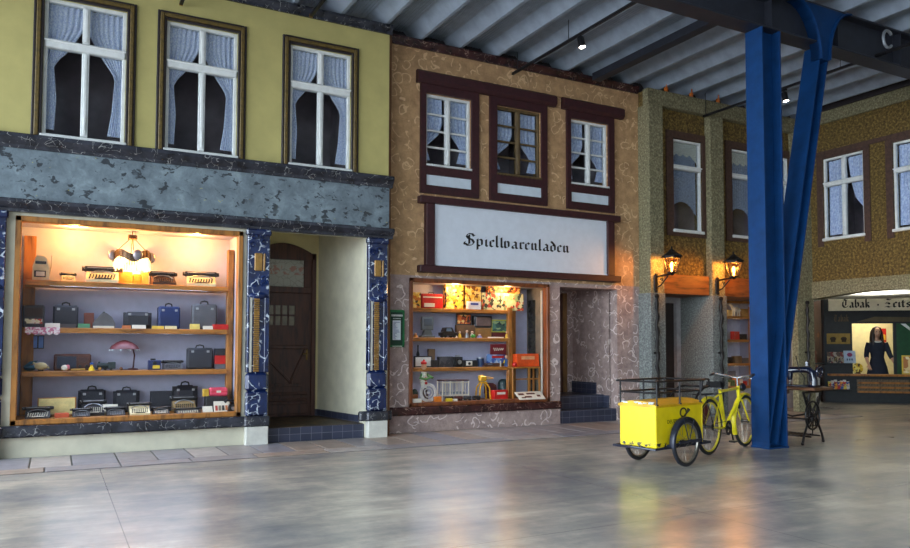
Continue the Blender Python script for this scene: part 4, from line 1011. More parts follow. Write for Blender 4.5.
# ================================================================= shop interiors
WHT = M('case_white', (176, 178, 200), .8, var=.03)
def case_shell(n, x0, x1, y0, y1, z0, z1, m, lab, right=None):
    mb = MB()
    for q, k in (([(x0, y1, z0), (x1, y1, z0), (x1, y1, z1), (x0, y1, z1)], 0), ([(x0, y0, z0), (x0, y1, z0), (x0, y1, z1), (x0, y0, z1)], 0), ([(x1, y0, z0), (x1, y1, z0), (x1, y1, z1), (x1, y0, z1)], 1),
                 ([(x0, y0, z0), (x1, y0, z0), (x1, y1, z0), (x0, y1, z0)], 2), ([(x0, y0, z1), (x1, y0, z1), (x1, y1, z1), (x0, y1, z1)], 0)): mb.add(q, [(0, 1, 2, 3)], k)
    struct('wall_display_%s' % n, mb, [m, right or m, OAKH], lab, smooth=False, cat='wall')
case_shell('back', -.395, 2.225, YA+.1, 11.12, .444, 2.865, WHT, 'white inner walls of the left shop window')
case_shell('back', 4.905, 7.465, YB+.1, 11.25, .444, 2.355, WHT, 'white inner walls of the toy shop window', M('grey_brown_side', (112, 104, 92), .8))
case_shell('back', 11.505, 13.445, YG+.1, 11.75, .494, 2.275, WHT, 'white inner walls of the far shop window')
# shop window frames and panes
def shopwin(n, lab, x0, x1, z0, z1, Y, fw_, m, back=.0):
    r = thing('window_%d' % n, lab, 'window', ((x0+x1)/2, Y, z0), kind='structure')
    a, h = (x1-x0)/2, z1-z0
    MB().b2(-a, -a+fw_, -.03, .1, 0, h, .008).b2(a-fw_, a, -.03, .1, 0, h, .008).b2(-a, a, -.03, .1, h-fw_, h, .008).b2(-a, a, -.03, .1, 0, fw_, .008).build('frame', m, r)
    MB().b2(-a+fw_-.005, a-fw_+.005, .03, .036, fw_-.005, h-fw_+.005).build('pane', SHOPGL, r)
    return r
shopwin(13, 'big oak framed display window of the left shop', -.43, 2.25, .39, 2.89, YA, .065, OAK)
shopwin(14, 'brown framed display window of the toy shop', 4.86, 7.50, .40, 2.40, YB, .06, wood('red_brown_frame', (120, 66, 34), (74, 38, 22), (6, 6, 1.5)))
shopwin(15, 'far display window beside the blue column', 11.47, 13.48, .46, 2.30, YG, .05, OAK)
SHY = 10.64
def shelves(shop, x0, x1, y0, y1, zs, th, posts):
    for i, z in enumerate(zs):
        one('shelf_board', MB().b2(x0, x1, y0, y1, z-th, z, .006), OAKH, '%s oak shelf board in the %s' % (('top', 'middle', 'bottom')[i], shop), 'shelf', group='shelf boards of the '+shop)
    for i, (a, b_, c, d_, e, f) in enumerate(posts):
        one('shelf_upright', MB().b2(a, b_, c, d_, e, f, .006), OAK, 'oak upright %s in the %s' % (('at the right end of the shelf boards', 'standing apart from the boards')[i], shop), 'upright')
SA = (2.15, 1.56, 1.015); SB = (1.95, 1.475, .99); FA, FB = .445, .445
shelves('left shop window', -.33, 2.12, SHY, 11.08, SA, .065, [(2.13, 2.21, 10.72, 10.82, .45, 2.68), (-.36, -.22, 11.085, 11.115, .45, 2.75)])
shelves('toy shop window', 4.92, 6.86, 10.9, 11.22, SB, .06, [(6.86, 6.94, 10.9, 10.98, .45, 2.0), (7.05, 7.17, 11.15, 11.24, .45, 2.2)])
ZCs = [at(730, y, 11.3)[1] for y in (316, 339.5, 363.5)]
shelves('far shop window', 11.55, 13.3, 11.3, 11.7, ZCs, .05, [(13.3, 13.38, 11.32, 11.4, .5, 2.2)])

def sp(a, b, top, Y, zb):
    x0, zt0 = at(a, top, Y); x1, zt1 = at(b, top, Y)
    return (x0+x1)/2, max(.02, x1-x0), max(.02, (zt0+zt1)/2-zb)
CRM = M('cream_enamel', (222, 208, 164), .35, var=.08); KEYB = M('key_black', (28, 28, 30), .4); GRY = M('machine_grey', (92, 92, 96), .5); BRS = M('brass', (176, 130, 60), .35, .9)
DKM = M('dark_machine', (40, 38, 40), .4, var=.2); ORG = M('orange_card', (226, 122, 26), .6); CLA = M('case_charcoal', (40, 42, 50), .6, var=.15, scale=40); CLB = M('case_blue', (26, 44, 92), .5, var=.15); CLG = M('case_grey', (84, 86, 92), .6, var=.15)
RED = M('toy_red', (196, 30, 26), .45); PAP = M('paper_white', (226, 220, 204), .7, var=.04); SIL = M('silver_metal', (168, 170, 172), .3, .8)
def typewriter(lab, a, b, top, Y, zb, m, keys=None, rz=0.0, dm=DKM, grp=None):
    cx, w, h = sp(a, b, top, Y, zb); h = min(h*1.08, w*.66)
    r = thing('typewriter', lab, 'typewriter', (cx, Y, zb), rz, grp); w *= .93; d_ = min(w*.95, .27)
    a_ = w*.42
    MB().prism([(-d_/2, 0), (d_/2, 0), (d_/2, h*.62), (d_*.12, h*.66), (-d_*.02, h*.5), (-d_*.42, h*.22), (-d_/2, h*.16)], 'YZ', -a_, a_).build('body', m, r, smooth=False)
    k = MB()
    for i in range(3):
        for j in range(9): k.cyl((-a_*.8+a_*1.6*(j+.15*i)/8.5, -d_*(.40-.13*i), h*(.22+.09*i)), (-a_*.8+a_*1.6*(j+.15*i)/8.5, -d_*(.41-.13*i), h*(.30+.09*i)), w*.021, n=6)
    k.b2(-a_*.5, a_*.5, -d_*.5, -d_*.45, h*.2, h*.26, .003); k.build('keys', keys or KEYB, r)
    zc_ = h*.80
    MB().cyl((-w*.5, d_*.2, zc_), (w*.5, d_*.2, zc_), h*.13, n=12).build('platen', KEYB, r)
    c = MB().b2(-w*.47, w*.47, d_*.26, d_*.46, zc_-h*.15, zc_+h*.05, .006).b2(-w*.46, w*.46, d_*.08, d_*.13, zc_-h*.02, zc_+h*.16, .004); c.build('carriage', dm, r)
    MB().cyl((-w*.54, d_*.2, zc_), (-w*.49, d_*.2, zc_), h*.12, n=10).build('platen_knob', dm, r); MB().cyl((w*.49, d_*.2, zc_), (w*.54, d_*.2, zc_), h*.12, n=10).build('platen_knob', dm, r)
    MB().tube([(-a_*.86, -d_*.04, h*.5), (-a_*.5, d_*.04, h*.66), (0, d_*.07, h*.7), (a_*.5, d_*.04, h*.66), (a_*.86, -d_*.04, h*.5)], h*.035, 6).b2(-w*.4, w*.4, d_*.02, d_*.05, zc_+h*.06, zc_+h*.1, .002).build('type_guard', SIL, r)
    MB().tube([(-w*.47, d_*.12, zc_), (-w*.52, -d_*.05, zc_+h*.14)], h*.025, 6).build('return_lever', SIL, r)
    return r
def carrycase(lab, a, b, top, Y, zb, m, rz=0.0, handle=True, name='suitcase', cat='case', rnd_=.02, dep=.16, grp=None):
    cx, w, h = sp(a, b, top, Y, zb); r = thing(name, lab, cat, (cx, Y, zb), rz, grp); w *= .96; hb_ = h*(.86 if handle else 1)
    MB().b2(-w/2, w/2, -dep/2, dep/2, 0, hb_, min(rnd_, hb_*.3)).build('shell', m, r)
    MB().b2(-w/2-.003, w/2+.003, -.008, .008, .004, hb_*.96, .003).build('seam_band', DKM, r)
    if handle: MB().tube([(-w*.16, 0, hb_-.005), (-w*.13, 0, hb_+h*.09), (0, 0, hb_+h*.12), (w*.13, 0, hb_+h*.09), (w*.16, 0, hb_-.005)], max(.006, h*.028), 6).build('handle', KEYB, r)
    for s in (-1, 1): MB().b2(s*w*.3-.018, s*w*.3+.018, -dep/2-.006, -dep/2+.004, hb_*.78, hb_*.78+.03, .003).build('latch', SIL, r)
    return r
def carton(lab, a, b, top, Y, zb, m, side=None, dep=.1, rz=0.0, name='carton', cat='box', tilt=0.0, grp=None, panel=None):
    cx, w, h = sp(a, b, top, Y, zb); r = thing(name, lab, cat, (cx, Y, zb), rz, grp)
    T = Matrix.Rotation(tilt, 4, 'X')
    MB().b2(-w/2, w/2, -dep/2, dep/2, 0, h, .003).xf(T).build('box_body', side or m, r)
    MB().b2(-w/2+.004, w/2-.004, -dep/2-.003, -dep/2+.001, .005, h-.005).xf(T).build('printed_front', m, r)
    if panel: MB().b2(-w*.3, w*.3, -dep/2-.005, -dep/2-.002, h*.55, h*.8).xf(T).build('title_panel', panel, r)
    return r
def booklet(name, lab, cat, a, b, top, Y, zb, m, tilt=-.5, grp=None):
    cx, w, h = sp(a, b, top, Y, zb); o = MB().box((0, 0, h*.55), (w, .008, h*1.1), .002).xf(Matrix.Rotation(tilt, 4, 'X')).build(name, m); o.location = (cx, Y, zb); return tag(o, lab, cat, grp)

# ---------- left shop, top shelf
Z = SA[0]
cx, w, h = sp(33, 50, 254, 10.84, Z)
r = thing('adding_machine', 'cream adding machine with an arched body at the left of the top shelf', 'adding machine', (cx, 10.84, Z))
MB().prism([(-w/2, 0), (w/2, 0), (w/2, h*.45), (w*.36, h*.8), (w*.1, h*.92), (-w*.3, h*.88), (-w/2, h*.5)], 'XZ', -.12, .12).build('body', CRM, r, smooth=False)
MB().b2(-w*.4, w*.3, -.13, -.1, h*.12, h*.36, .004).build('lower_slot', DKM, r); MB().b2(-w*.34, w*.3, -.135, -.1, h*.6, h*.7, .004).build('upper_slot', DKM, r); MB().b2(-w*.28, w*.22, -.135, -.125, h*.16, h*.32, .003).build('key_plate', PAP, r); MB().tube([(w/2, 0, h*.3), (w*.6, -.02, h*.6), (w*.62, -.04, h*.95)], .008, 6).build('crank', SIL, r)
typewriter('small black and cream pocket machine next to the cream adding machine', 60, 77, 270, 10.82, Z, CRM, None, .1)
typewriter('wide cream typewriter with a black roller left of the hanging lamp', 82, 123, 267, 10.8, Z, CRM, None, -.05)
for k, (a, b, t) in enumerate(((118, 132.5, 272), (133, 141, 274.5), (141.5, 148.5, 273))):
    carton(('bright orange carton under the left of the hanging lamp', 'orange carton under the middle of the hanging lamp', 'paler orange carton under the right of the hanging lamp')[k], a, b, t, 10.9, Z, ORG if k != 2 else M('pale_orange', (232, 160, 70), .6), None, .12, grp='orange cartons under the lamp')
typewriter('dark brown old typewriter right of the hanging lamp', 148, 178, 272, 10.82, Z, M('typewriter_brown', (70, 46, 34), .4), None, .05)
typewriter('cream and black typewriter at the right end of the top shelf', 183, 219, 272, 10.8, Z, CRM, None, -.12)
# hanging lamp
lx, _ = at(132.5, 240, 10.86)
hl = thing('hanging_lamp', 'lit hanging lamp with bronze shields and a glass bead fringe above the top shelf', 'lamp', (lx, 10.86, 2.87))
BRZ = M('dark_bronze', (92, 70, 48), .4, .7, var=.3)
m = MB().b2(-.055, .055, -.05, .05, -.12, -.06, .008).cyl((0, 0, -.06), (0, 0, 0), .006, n=6).cyl((.03, 0, -.06), (.03, 0, 0), .004, n=6)
for s in ((-1, 0), (1, 0), (0, -1), (0, 1)): m.cyl((s[0]*.04, s[1]*.04, -.12), (s[0]*.19, s[1]*.19, -.28), .005, n=6)
m.build('suspension', BRZ, hl)
rg = MB(); n = 32
for k in range(n):
    a, a2 = 2*PI*k/n, 2*PI*(k+1)/n; zz = lambda t: -.30-.035*cos(4*t+PI*0)
    for R1 in (.235,): rg.add([(R1*cos(a), R1*sin(a), zz(a)), (R1*cos(a2), R1*sin(a2), zz(a2)), (R1*cos(a2), R1*sin(a2), zz(a2)-.1), (R1*cos(a), R1*sin(a), zz(a)-.1)], [(0, 1, 2, 3)])
o = rg.build('bronze_band', BRZ, hl); o.modifiers.new('t', 'SOLIDIFY').thickness = .008
sh = MB()
for k in range(4): sh.ball((.243*cos(k*PI/2-PI/2+.2), .243*sin(k*PI/2-PI/2+.2), -.345), (.06, .02, .075), 12)
sh.build('shield', M('grey_medallion', (150, 146, 150), .3, .6), hl)
fg = MB(); n = 44
for k in range(n):
    a = 2*PI*k/n; ln = .135+.02*sin(a*4)+.03*(k % 2)
    fg.tube([(.225*cos(a), .225*sin(a), -.35), (.225*cos(a), .225*sin(a), -.37-ln)], .0085, 5)
def _bead():
    m, nt, b = _new('glowing_glass_beads'); b.inputs['Base Color'].default_value = lin((250, 240, 214)); b.inputs['Roughness'].default_value = .2
    b.inputs['Emission Color'].default_value = lin((255, 226, 160)); b.inputs['Emission Strength'].default_value = .9; return m
fg.build('bead_fringe', _bead(), hl)
for s in (-1, 1): MB().ball((s*.11, 0, -.40), .035, 12).build('bulb', emit('lamp_bulb', (255, 214, 140), 22), hl)
def ptl(name, loc, e, col, size=.05):
    l = bpy.data.lights.new(name, 'POINT'); l.energy = e; l.color = col; l.shadow_soft_size = size
    o = bpy.data.objects.new(name, l); C.objects.link(o); o.location = loc; return o
ptl('hanging_lamp_light', (lx, 10.8, 2.40), 34, (1, .44, .1))
for x, lab in ((at(75, 223, 10.75)[0], 'small round downlight in the left shop window ceiling, left of the hanging lamp'), (at(197, 230, 10.75)[0], 'small round downlight in the left shop window ceiling, right of the hanging lamp')):
    dl = thing('ceiling_downlight', lab, 'downlight', (x, 10.75, 2.87))
    MB().lathe([(.045, 0), (.06, -.002), (.06, -.012), (.045, -.012), (.045, 0)], n=20).build('trim_ring', SIL, dl); MB().cyl((0, 0, -.002), (0, 0, -.006), .045, n=20).build('lamp_face', emit('downlight_face', (255, 214, 150), 6), dl)
    ptl('downlight_light', (x, 10.75, 2.80), 30, (1, .45, .1))
one('reflection_card', MB().b2(-.33, .33, -.004, .004, 0, .19, .002), M('pink_reflection', (232, 212, 200), .5), 'long pale card standing in for a pinkish reflection behind the cream typewriter and the lamp', 'card', (at(113, 262, 10.98)[0], 10.98, Z), 0)  # pale pinkish reflection, built as a solid card
# ---------- second shelf
Z = SA[1]
rd = thing('radio', 'dark wooden radio with coloured tuning buttons at the left end of the second shelf', 'radio', (at(34, 310, 10.85)[0], 10.85, Z))
w, h = .24, .28
MB().b2(-w/2, w/2, -.09, .09, 0, h, .012).build('cabinet', DKM, rd); MB().b2(-w*.4, w*.4, -.096, -.088, .05, .11, .003).build('tuning_panel', patches('tuning_print', ((220, 210, 160), (60, 40, 30), (190, 60, 40), (226, 220, 190)), 30), rd); MB().b2(-w*.4, w*.4, -.094, -.088, .14, .25, .003).build('speaker_cloth', M('speaker_brown', (66, 52, 44), .9), rd)
carrycase('dark square typewriter case with a handle near the left of the second shelf', 53, 79, 302, 10.88, Z, CLA)
for k, (a, b, t, m, lab) in enumerate(((45, 60, 323, PAP, 'cream paper lying in front of the dark square case'), (60, 76, 324, M('ticket_black', (40, 40, 40), .6), 'black card in front of the dark square case'), (78, 90, 323.5, M('ticket_green', (70, 130, 90), .6), 'green card right of the dark square case'))):
    booklet('show_card', lab, 'card', a, b, t, 10.69, Z, m)
carton('reddish brown box behind the grey covered machine on the second shelf', 84, 94, 313, 10.95, Z, M('red_brown_card', (120, 66, 52), .7))
cx, w, h = sp(93, 115, 312.5, 10.83, Z)
g = thing('calculating_machine', 'rounded grey calculating machine on the second shelf', 'calculator', (cx, 10.83, Z))
MB().prism([(-w/2, 0), (w/2, 0), (w/2, h*.3), (w*.35, h*.7), (w*.1, h*.95), (-w*.1, h*.95), (-w/2, h*.35)], 'XZ', -.1, .1).build('body', GRY, g, smooth=False); MB().ball((0, 0, h*.98), .018, 8).build('knob', KEYB, g); MB().b2(-w*.5, w*.45, -.13, -.1, 0, .03, .004).build('front_tray', PAP, g)
carrycase('low rounded black typewriter case in the middle of the second shelf', 123, 152, 312, 10.86, Z, CLA, 0, False, rnd_=.05)
carrycase('blue square typewriter case with a handle on the second shelf', 157.5, 180, 303, 10.88, Z, CLB, .05)
carrycase('grey typewriter case with a handle at the right of the second shelf', 191.5, 217, 300.5, 10.86, Z, CLG, -.05)
for k, (a, b, t, m, lab) in enumerate(((122, 131, 325.5, M('card_rust', (190, 110, 60), .6), 'rust coloured card in front of the low black case'), (132, 146, 325, PAP, 'white card in front of the low black case'), (152, 164, 326, M('card_yellow', (226, 190, 70), .6), 'yellow card left in front of the blue case'), (165, 177, 326, M('card_cream', (230, 214, 160), .6), 'cream card right in front of the blue case'), (190, 200, 324, M('card_lemon', (232, 210, 110), .6), 'lemon yellow card in front of the grey case'), (203, 213, 326, PAP, 'white strip card right of the lemon yellow card'))):
    booklet('price_card', lab, 'card', a, b, t, 10.69, Z, m, -.4, 'price cards on the second shelf')
carton('flat red box at the right end of the second shelf', 212, 227, 324.5, 10.8, Z, RED, dep=.2)
dl = MB(); x0, x1 = at(25, 330, 10.63)[0], at(60, 330, 10.63)[0]; n = 22
vs = []
for i in range(4):
    for k in range(n+1):
        t = k/n; vs.append((x0+(x1-x0)*t, (10.86, 10.63, 10.622, 10.62)[i], (Z+.004, Z+.004, Z-.03, Z-.06-.035*abs(sin(t*PI*5)))[i]))
dl.add(vs, [(i*(n+1)+k, i*(n+1)+k+1, (i+1)*(n+1)+k+1, (i+1)*(n+1)+k) for i in range(3) for k in range(n)])
o = dl.build('lace_doily', patches('pink_lace', ((216, 150, 170), (236, 220, 226), (206, 120, 150), (240, 232, 232)), 60), None); o.modifiers.new('t', 'SOLIDIFY').thickness = .003; tag(o, 'pink lace doily hanging over the left front edge of the second shelf', 'doily')
# ---------- third shelf
Z = SA[2]
for k in range(3):
    xx = at(28.5+6.2*k, 342, 11.0)[0]
    f = thing('framed_picture', ('leftmost of the three small blue pictures above the third shelf', 'middle one of the three small blue pictures above the third shelf', 'rightmost of the three small blue pictures above the third shelf')[k], 'picture', (xx, 11.11, at(30, 342, 11.0)[1]), 0, 'small blue pictures')
    MB().b2(-.035, .035, -.02, 0, -.085, .085, .003).build('frame', DKM, f); MB().b2(-.027, .027, -.023, -.019, -.075, .075).build('picture_sheet', M('picture_blue', (110, 150, 216), .5), f)
um = thing('table_lamp', 'dark red parasol shaped table lamp on the third shelf', 'lamp', (at(124.5, 345, 10.85)[0], 10.85, Z))
R = .185; zt = at(124, 340, 10.85)[1]-Z
m = MB().lathe([(.0, zt), (.03, zt-.005), (R*.5, zt-.03), (R*.85, zt-.075), (R, zt-.12), (R-.008, zt-.115), (R*.5, zt-.045), (0, zt-.02)], n=14); m.build('shade', M('dark_red_shade', (84, 30, 34), .6), um, ang=60)
MB().tube([(0, 0, zt-.02), (.0, 0, zt-.06), (.10, .0, zt-.10), (.125, 0, zt-.2), (.115, 0, .06), (.11, 0, .02)], .01, 8).lathe([(0, 0), (.07, 0), (.06, .02), (.0, .03)], (.11, 0, 0), 14).build('stem', M('dark_red_metal', (70, 28, 30), .35, .4), um)
for k in range(10): 
    a = k*2*PI/10; bq = MB().ball((R*.97*cos(a), R*.97*sin(a), zt-.135), .012, 8); bq.build('glass_drop', M('glass_drop', (210, 220, 230), .1), um)
cx, w, h = sp(33, 49, 362, 10.74, Z)
bd = thing('toy_bird', 'cream toy bird with a dark beak at the left of the third shelf', 'toy bird', (cx, 10.74, Z))
MB().ball((0, 0, h*.55), (w*.42, .05, h*.42), 14).cyl((-w*.3, 0, h*.7), (-w*.5, 0, h*.95), .02, .01, 8).prism([(w*.25, h*.5), (w*.55, h*.25), (w*.5, h*.45), (w*.3, h*.75)], 'XZ', -.02, .02).build('body', M('bone_cream', (206, 190, 140), .6), bd); MB().b2(-.03, .03, -.02, .02, 0, h*.25, .004).build('stand', DKM, bd)
one('teal_cloth_bundle', MB().ball((0, 0, .04), (.07, .06, .04), 12).prism([(-.08, .05), (.06, .1), (.09, .13), (0, .12)], 'XZ', -.03, .03), M('teal_cloth', (50, 92, 104), .8), 'dark teal cloth behind the toy bird', 'cloth', (at(30, 358, 10.9)[0], 10.92, Z))
cx, w, h = sp(60, 70, 363.5, 10.72, Z)
f = thing('porcelain_figure', 'white and pink porcelain figure lying on the third shelf', 'figurine', (cx, 10.72, Z))
MB().ball((0, 0, h*.42), (w*.4, .035, h*.4), 12).build('body', PAP, f); MB().ball((w*.3, 0, h*.5), (w*.22, .03, h*.35), 10).build('pink_head', M('pink_glaze', (216, 120, 130), .3), f)
one('stick', MB().cyl((0, 0, .015), (.16, .02, .02), .012, n=8), M('tan_stick', (176, 140, 70), .6), 'tan rod lying right of the porcelain figure', 'rod', (at(71, 369, 10.72)[0], 10.72, Z))
cx, w, h = sp(88.5, 95, 362.5, 10.72, Z)
f = thing('bath_duck', 'small yellow figure with a blue cap on the third shelf', 'figurine', (cx, 10.72, Z))
MB().lathe([(0, 0), (w*.5, 0), (w*.42, h*.3), (w*.18, h*.55), (w*.28, h*.66), (0, h*.78)], n=14).build('body', M('toy_yellow', (226, 196, 36), .4), f); MB().ball((0, 0, h*.86), (w*.3, w*.3, h*.13), 10).build('cap', M('toy_blue', (40, 90, 170), .4), f)
cx, w, h = sp(54, 91, 354, 10.95, Z)
rd = thing('radio', 'wide dark wooden radio behind the porcelain figure on the third shelf', 'radio', (cx, 10.95, Z))
MB().b2(-w/2, w/2, -.08, .08, 0, h, .015).build('cabinet', DARKWOOD, rd); MB().b2(-w*.42, w*.1, -.085, -.078, .03, h-.03, .004).build('speaker_cloth', M('slate_cloth', (52, 60, 72), .9), rd); MB().b2(w*.16, w*.42, -.085, -.078, h*.45, h*.8, .004).build('dial', M('dial_brown', (70, 44, 40), .4), rd)
for s in (.2, .38): MB().cyl((w*s, -.08, h*.25), (w*s, -.1, h*.25), .02, n=12).build('dial_knob', KEYB, rd)
cx, w, h = sp(95, 116, 361.5, 10.88, Z)
f = thing('toy_locomotive', 'dark green toy locomotive with a chimney on the third shelf', 'toy train', (cx, 10.88, Z), 0)
GRD = M('dark_green_tin', (44, 58, 60), .4)
MB().cyl((-w*.4, 0, h*.55), (w*.2, 0, h*.55), h*.28, n=12).b2(w*.12, w*.48, -.045, .045, h*.2, h*.95, .006).cyl((-w*.3, 0, h*.75), (-w*.3, 0, h*1.0), .014, n=8).b2(-w*.45, w*.48, -.04, .04, h*.16, h*.28, .004).build('body', GRD, f)
for k in range(3): MB().cyl((-w*.3+w*.28*k, -.05, h*.16), (-w*.3+w*.28*k, .05, h*.16), h*.16, n=12).build('wheel', KEYB, f)
for k, (a, m, lab) in enumerate(((100, M('ochre', (170, 120, 50), .6), 'small ochre ball left in front of the toy locomotive'), (121, M('brown_nut', (120, 80, 50), .6), 'small brown ball right of the toy locomotive'))):
    one('toy_ball', MB().ball((0, 0, .022), .022, 12), m, lab, 'ball', (at(a, 368, 10.7)[0], 10.7, Z))
cx, w, h = sp(148, 160.5, 358.5, 10.82, Z)
f = thing('toy_camera', 'small blue and yellow box camera on the third shelf', 'camera', (cx, 10.82, Z))
MB().b2(-w/2, w/2, -.05, .05, 0, h*.85, .006).build('body', M('navy_tin', (30, 44, 92), .4), f); MB().b2(-w*.15, w*.42, -.055, -.045, h*.1, h*.4, .003).build('yellow_label', M('label_yellow', (220, 190, 60), .5), f); MB().cyl((0, -.05, h*.6), (0, -.07, h*.6), h*.16, n=14).build('lens', KEYB, f); MB().b2(-w*.3, w*.1, -.03, .03, h*.85, h, .004).build('finder', KEYB, f)
typewriter('low grey portable typewriter on the third shelf', 161, 184, 360.5, 10.84, Z, GRY)
carrycase('tall charcoal typewriter case at the right of the third shelf', 186.5, 213, 344.5, 10.88, Z, CLA, -.04, True)
z0 = Z
for k, (t, m, lab) in enumerate(((364, M('box_grey', (96, 100, 110), .6), 'grey box at the bottom of the pile at the right end of the third shelf'), (355.5, RED, 'red box in the middle of the pile at the right end of the third shelf'), (348.5, CLA, 'black box on top of the pile at the right end of the third shelf'))):
    cx, w, h = sp(214, 226, t, 10.85, z0); carton(lab, 214+k*.4, 226-k*.6, t, 10.85, z0, m, grp='pile of small boxes'); z0 += h+.001
# ---------- floor of the left window
Z = FA
bd = thing('wooden_panel', 'pale yellow wooden panel leaning behind the front typewriters', 'panel', (at(57, 405, 10.72)[0], 10.74, Z))
cx, w, h = sp(37.5, 76.5, 397.5, 10.72, Z)
T = Matrix.Rotation(-.2, 4, 'X'); MB().box((0, 0, h/2), (w, .02, h), .003).xf(T).build('panel_frame', OAK, bd); MB().box((0, -.011, h/2+.008), (w-.03, .004, h-.04)).xf(T).build('panel_sheet', M('pale_yellow_card', (236, 214, 140), .6), bd)
typewriter('black typewriter at the left front corner of the window floor', 22, 54, 407, 10.55, Z, DKM, PAP)
carton('flat red book between the two front black typewriters', 54.5, 69, 413, 10.53, Z, M('book_red', (196, 84, 50), .6), dep=.1, name='book', cat='book')
typewriter('black portable typewriter with grey keys, in front of the pale yellow panel', 70, 92.5, 408.5, 10.55, Z, DKM, SIL)
carrycase('leftmost black handled bag at the back of the window floor', 78, 106, 385.5, 11.02, Z, CLA, .05, True, 'bag', 'bag', .03)
carrycase('second black handled bag at the back of the window floor, left of the cream typewriter', 113, 140, 386.5, 11.02, Z, CLA, -.05, True, 'bag', 'bag', .04)
typewriter('black ornate typewriter with white keys in front of the leftmost black bag', 80, 107, 396, 10.75, Z, DKM, PAP)
typewriter('low black typewriter with a cream sheet left of the cream typewriter', 104, 127, 407, 10.56, Z, DKM, SIL)
booklet('show_card', 'cream card standing on the low black typewriter', 'card', 103, 118, 405, 10.66, Z, PAP, -.3)
typewriter('cream typewriter on the window floor between black typewriters', 127, 152, 402.5, 10.55, Z, CRM, KEYB)
carton('low black box at the back of the window floor', 150.5, 172, 391, 11.02, Z, CLA)
carrycase('rounded black bag with a thin wire handle on the window floor', 172, 198, 381, 11.02, Z, M('black_leather_bag', (34, 34, 42), .5), 0, True, 'bag', 'bag', .07)
typewriter('small black typewriter left of the bronze typewriter', 151, 171, 407, 10.55, Z, DKM, PAP)
typewriter('bronze coloured typewriter in front of the rounded black bag', 170, 198, 396.5, 10.8, Z, M('worn_bronze', (150, 124, 80), .4), DKM)
typewriter('black typewriter with pale keys in front of the bronze typewriter', 172, 203, 408, 10.52, Z, DKM, M('key_ivory', (206, 196, 170), .5))
carton('black box under the pink roll', 205, 226.5, 396, 10.62, Z, DKM, dep=.17)
cx, w, h = sp(209, 227, 386.5, 10.62, Z)
bx = thing('plastic_case', 'bright pink long case on the black box at the right of the window floor', 'case', (cx, 10.62, Z+sp(205, 226.5, 396, 10.62, Z)[2]+.002))
MB().b2(-w/2, w/2, -.06, .06, 0, .115, .02).build('shell', M('bright_pink', (224, 74, 100), .4), bx); MB().b2(-w/2-.003, w/2+.003, -.063, .063, .055, .062, .002).build('seam', RED, bx); MB().b2(-.03, .03, -.066, -.058, .045, .075, .003).build('latch', PAP, bx)
carton('small yellow and black box left of the pink case', 203, 208.5, 389, 10.62, Z+sp(205, 226.5, 396, 10.62, Z)[2]+.002, M('box_mustard', (200, 160, 50), .6))
tp = thing('telephone', 'black telephone at the right front corner of the window floor', 'telephone', (at(234.5, 392, 10.5)[0]-.02, 10.5, Z))
MB().prism([(-.09, 0), (.09, 0), (.06, .1), (-.06, .1)], 'XZ', -.08, .08).build('body', KEYB, tp, smooth=False); MB().tube([(-.11, 0, .125), (-.08, 0, .15), (.08, 0, .15), (.11, 0, .125)], [.025, .016, .016, .025], 8).build('handset', KEYB, tp); MB().cyl((0, -.07, .05), (0, -.085, .055), .035, n=16).build('dial', SIL, tp)
pb = thing('price_board', 'white slanted price board with coloured squares at the right front of the left window', 'price board', (at(222, 405, 10.46)[0], 10.44, Z))
cx, w, h = sp(214, 230, 400.5, 10.46, Z); T = Matrix.Rotation(-.4, 4, 'X')
MB().box((0, 0, h/2), (w, .012, h), .003).xf(T).build('board', PAP, pb)
for k, c in enumerate(((190, 70, 60), (140, 130, 110), (60, 60, 60), (200, 120, 70))): MB().b2(-w*.42+w*.21*k, -w*.42+w*.21*k+w*.15, -.009, -.005, h*.15, h*.6).xf(T).build('square', M('square_%s' % ('red', 'sand', 'black', 'salmon')[k], c, .6), pb)
booklet('show_card', 'narrow white card left of the slanted price board', 'card', 203, 213, 406, 10.44, Z, PAP, -.6)

# ================================================================= toy shop goods
Z = SB[0]; YY = 11.0
P1 = patches('comic_print', ((226, 186, 60), (200, 120, 40), (240, 220, 140), (60, 50, 40), (236, 200, 90)), 26, metric='EUCLIDEAN'); P2 = patches('train_box_print', ((206, 214, 176), (150, 170, 120), (236, 230, 190), (60, 70, 60), (200, 80, 60), (220, 214, 160)), 18); P3 = patches('orange_print', ((220, 110, 40), (160, 60, 30), (240, 190, 110), (60, 40, 30)), 24)
carton('narrow yellow patterned box at the left end of the top toy shelf', 412, 419.5, 292.5, YY, Z, P1)
rc = thing('toy_cash_box', 'red tin case with a white label on the top toy shelf', 'tin case', (at(431, 300, YY)[0], YY, Z)); cx, w, h = sp(421, 442, 294, YY, Z)
MB().b2(-w/2, w/2, -.06, .06, 0, h, .015).build('shell', RED, rc); MB().b2(-w*.4, w*.1, -.066, -.058, .02, h*.35, .004).build('label', PAP, rc); MB().b2(-w*.45, w*.45, -.064, -.06, h*.72, h*.8).build('white_line', PAP, rc); MB().tube([(-.05, 0, h-.004), (-.04, 0, h+.025), (.04, 0, h+.025), (.05, 0, h-.004)], .006, 6).build('handle', KEYB, rc)
carton('tall yellow printed box on the top toy shelf', 444.5, 462, 283.5, 11.04, Z, P1)
carton('low white box with a blue logo patch in front of the printed boxes', 467, 480, 301.5, 10.95, Z, M('box_white', (226, 228, 236), .5), panel=M('logo_blue', (40, 60, 150), .5), dep=.06)
carton('second yellow printed box right of the tall yellow box', 464.5, 480, 286.5, 11.06, Z, patches('brown_print', ((220, 180, 70), (120, 70, 30), (236, 210, 130)), 22), dep=.08)
carton('large pale green train set box at the right of the top toy shelf', 482.5, 522, 293.5, 11.0, Z, P2, dep=.1)
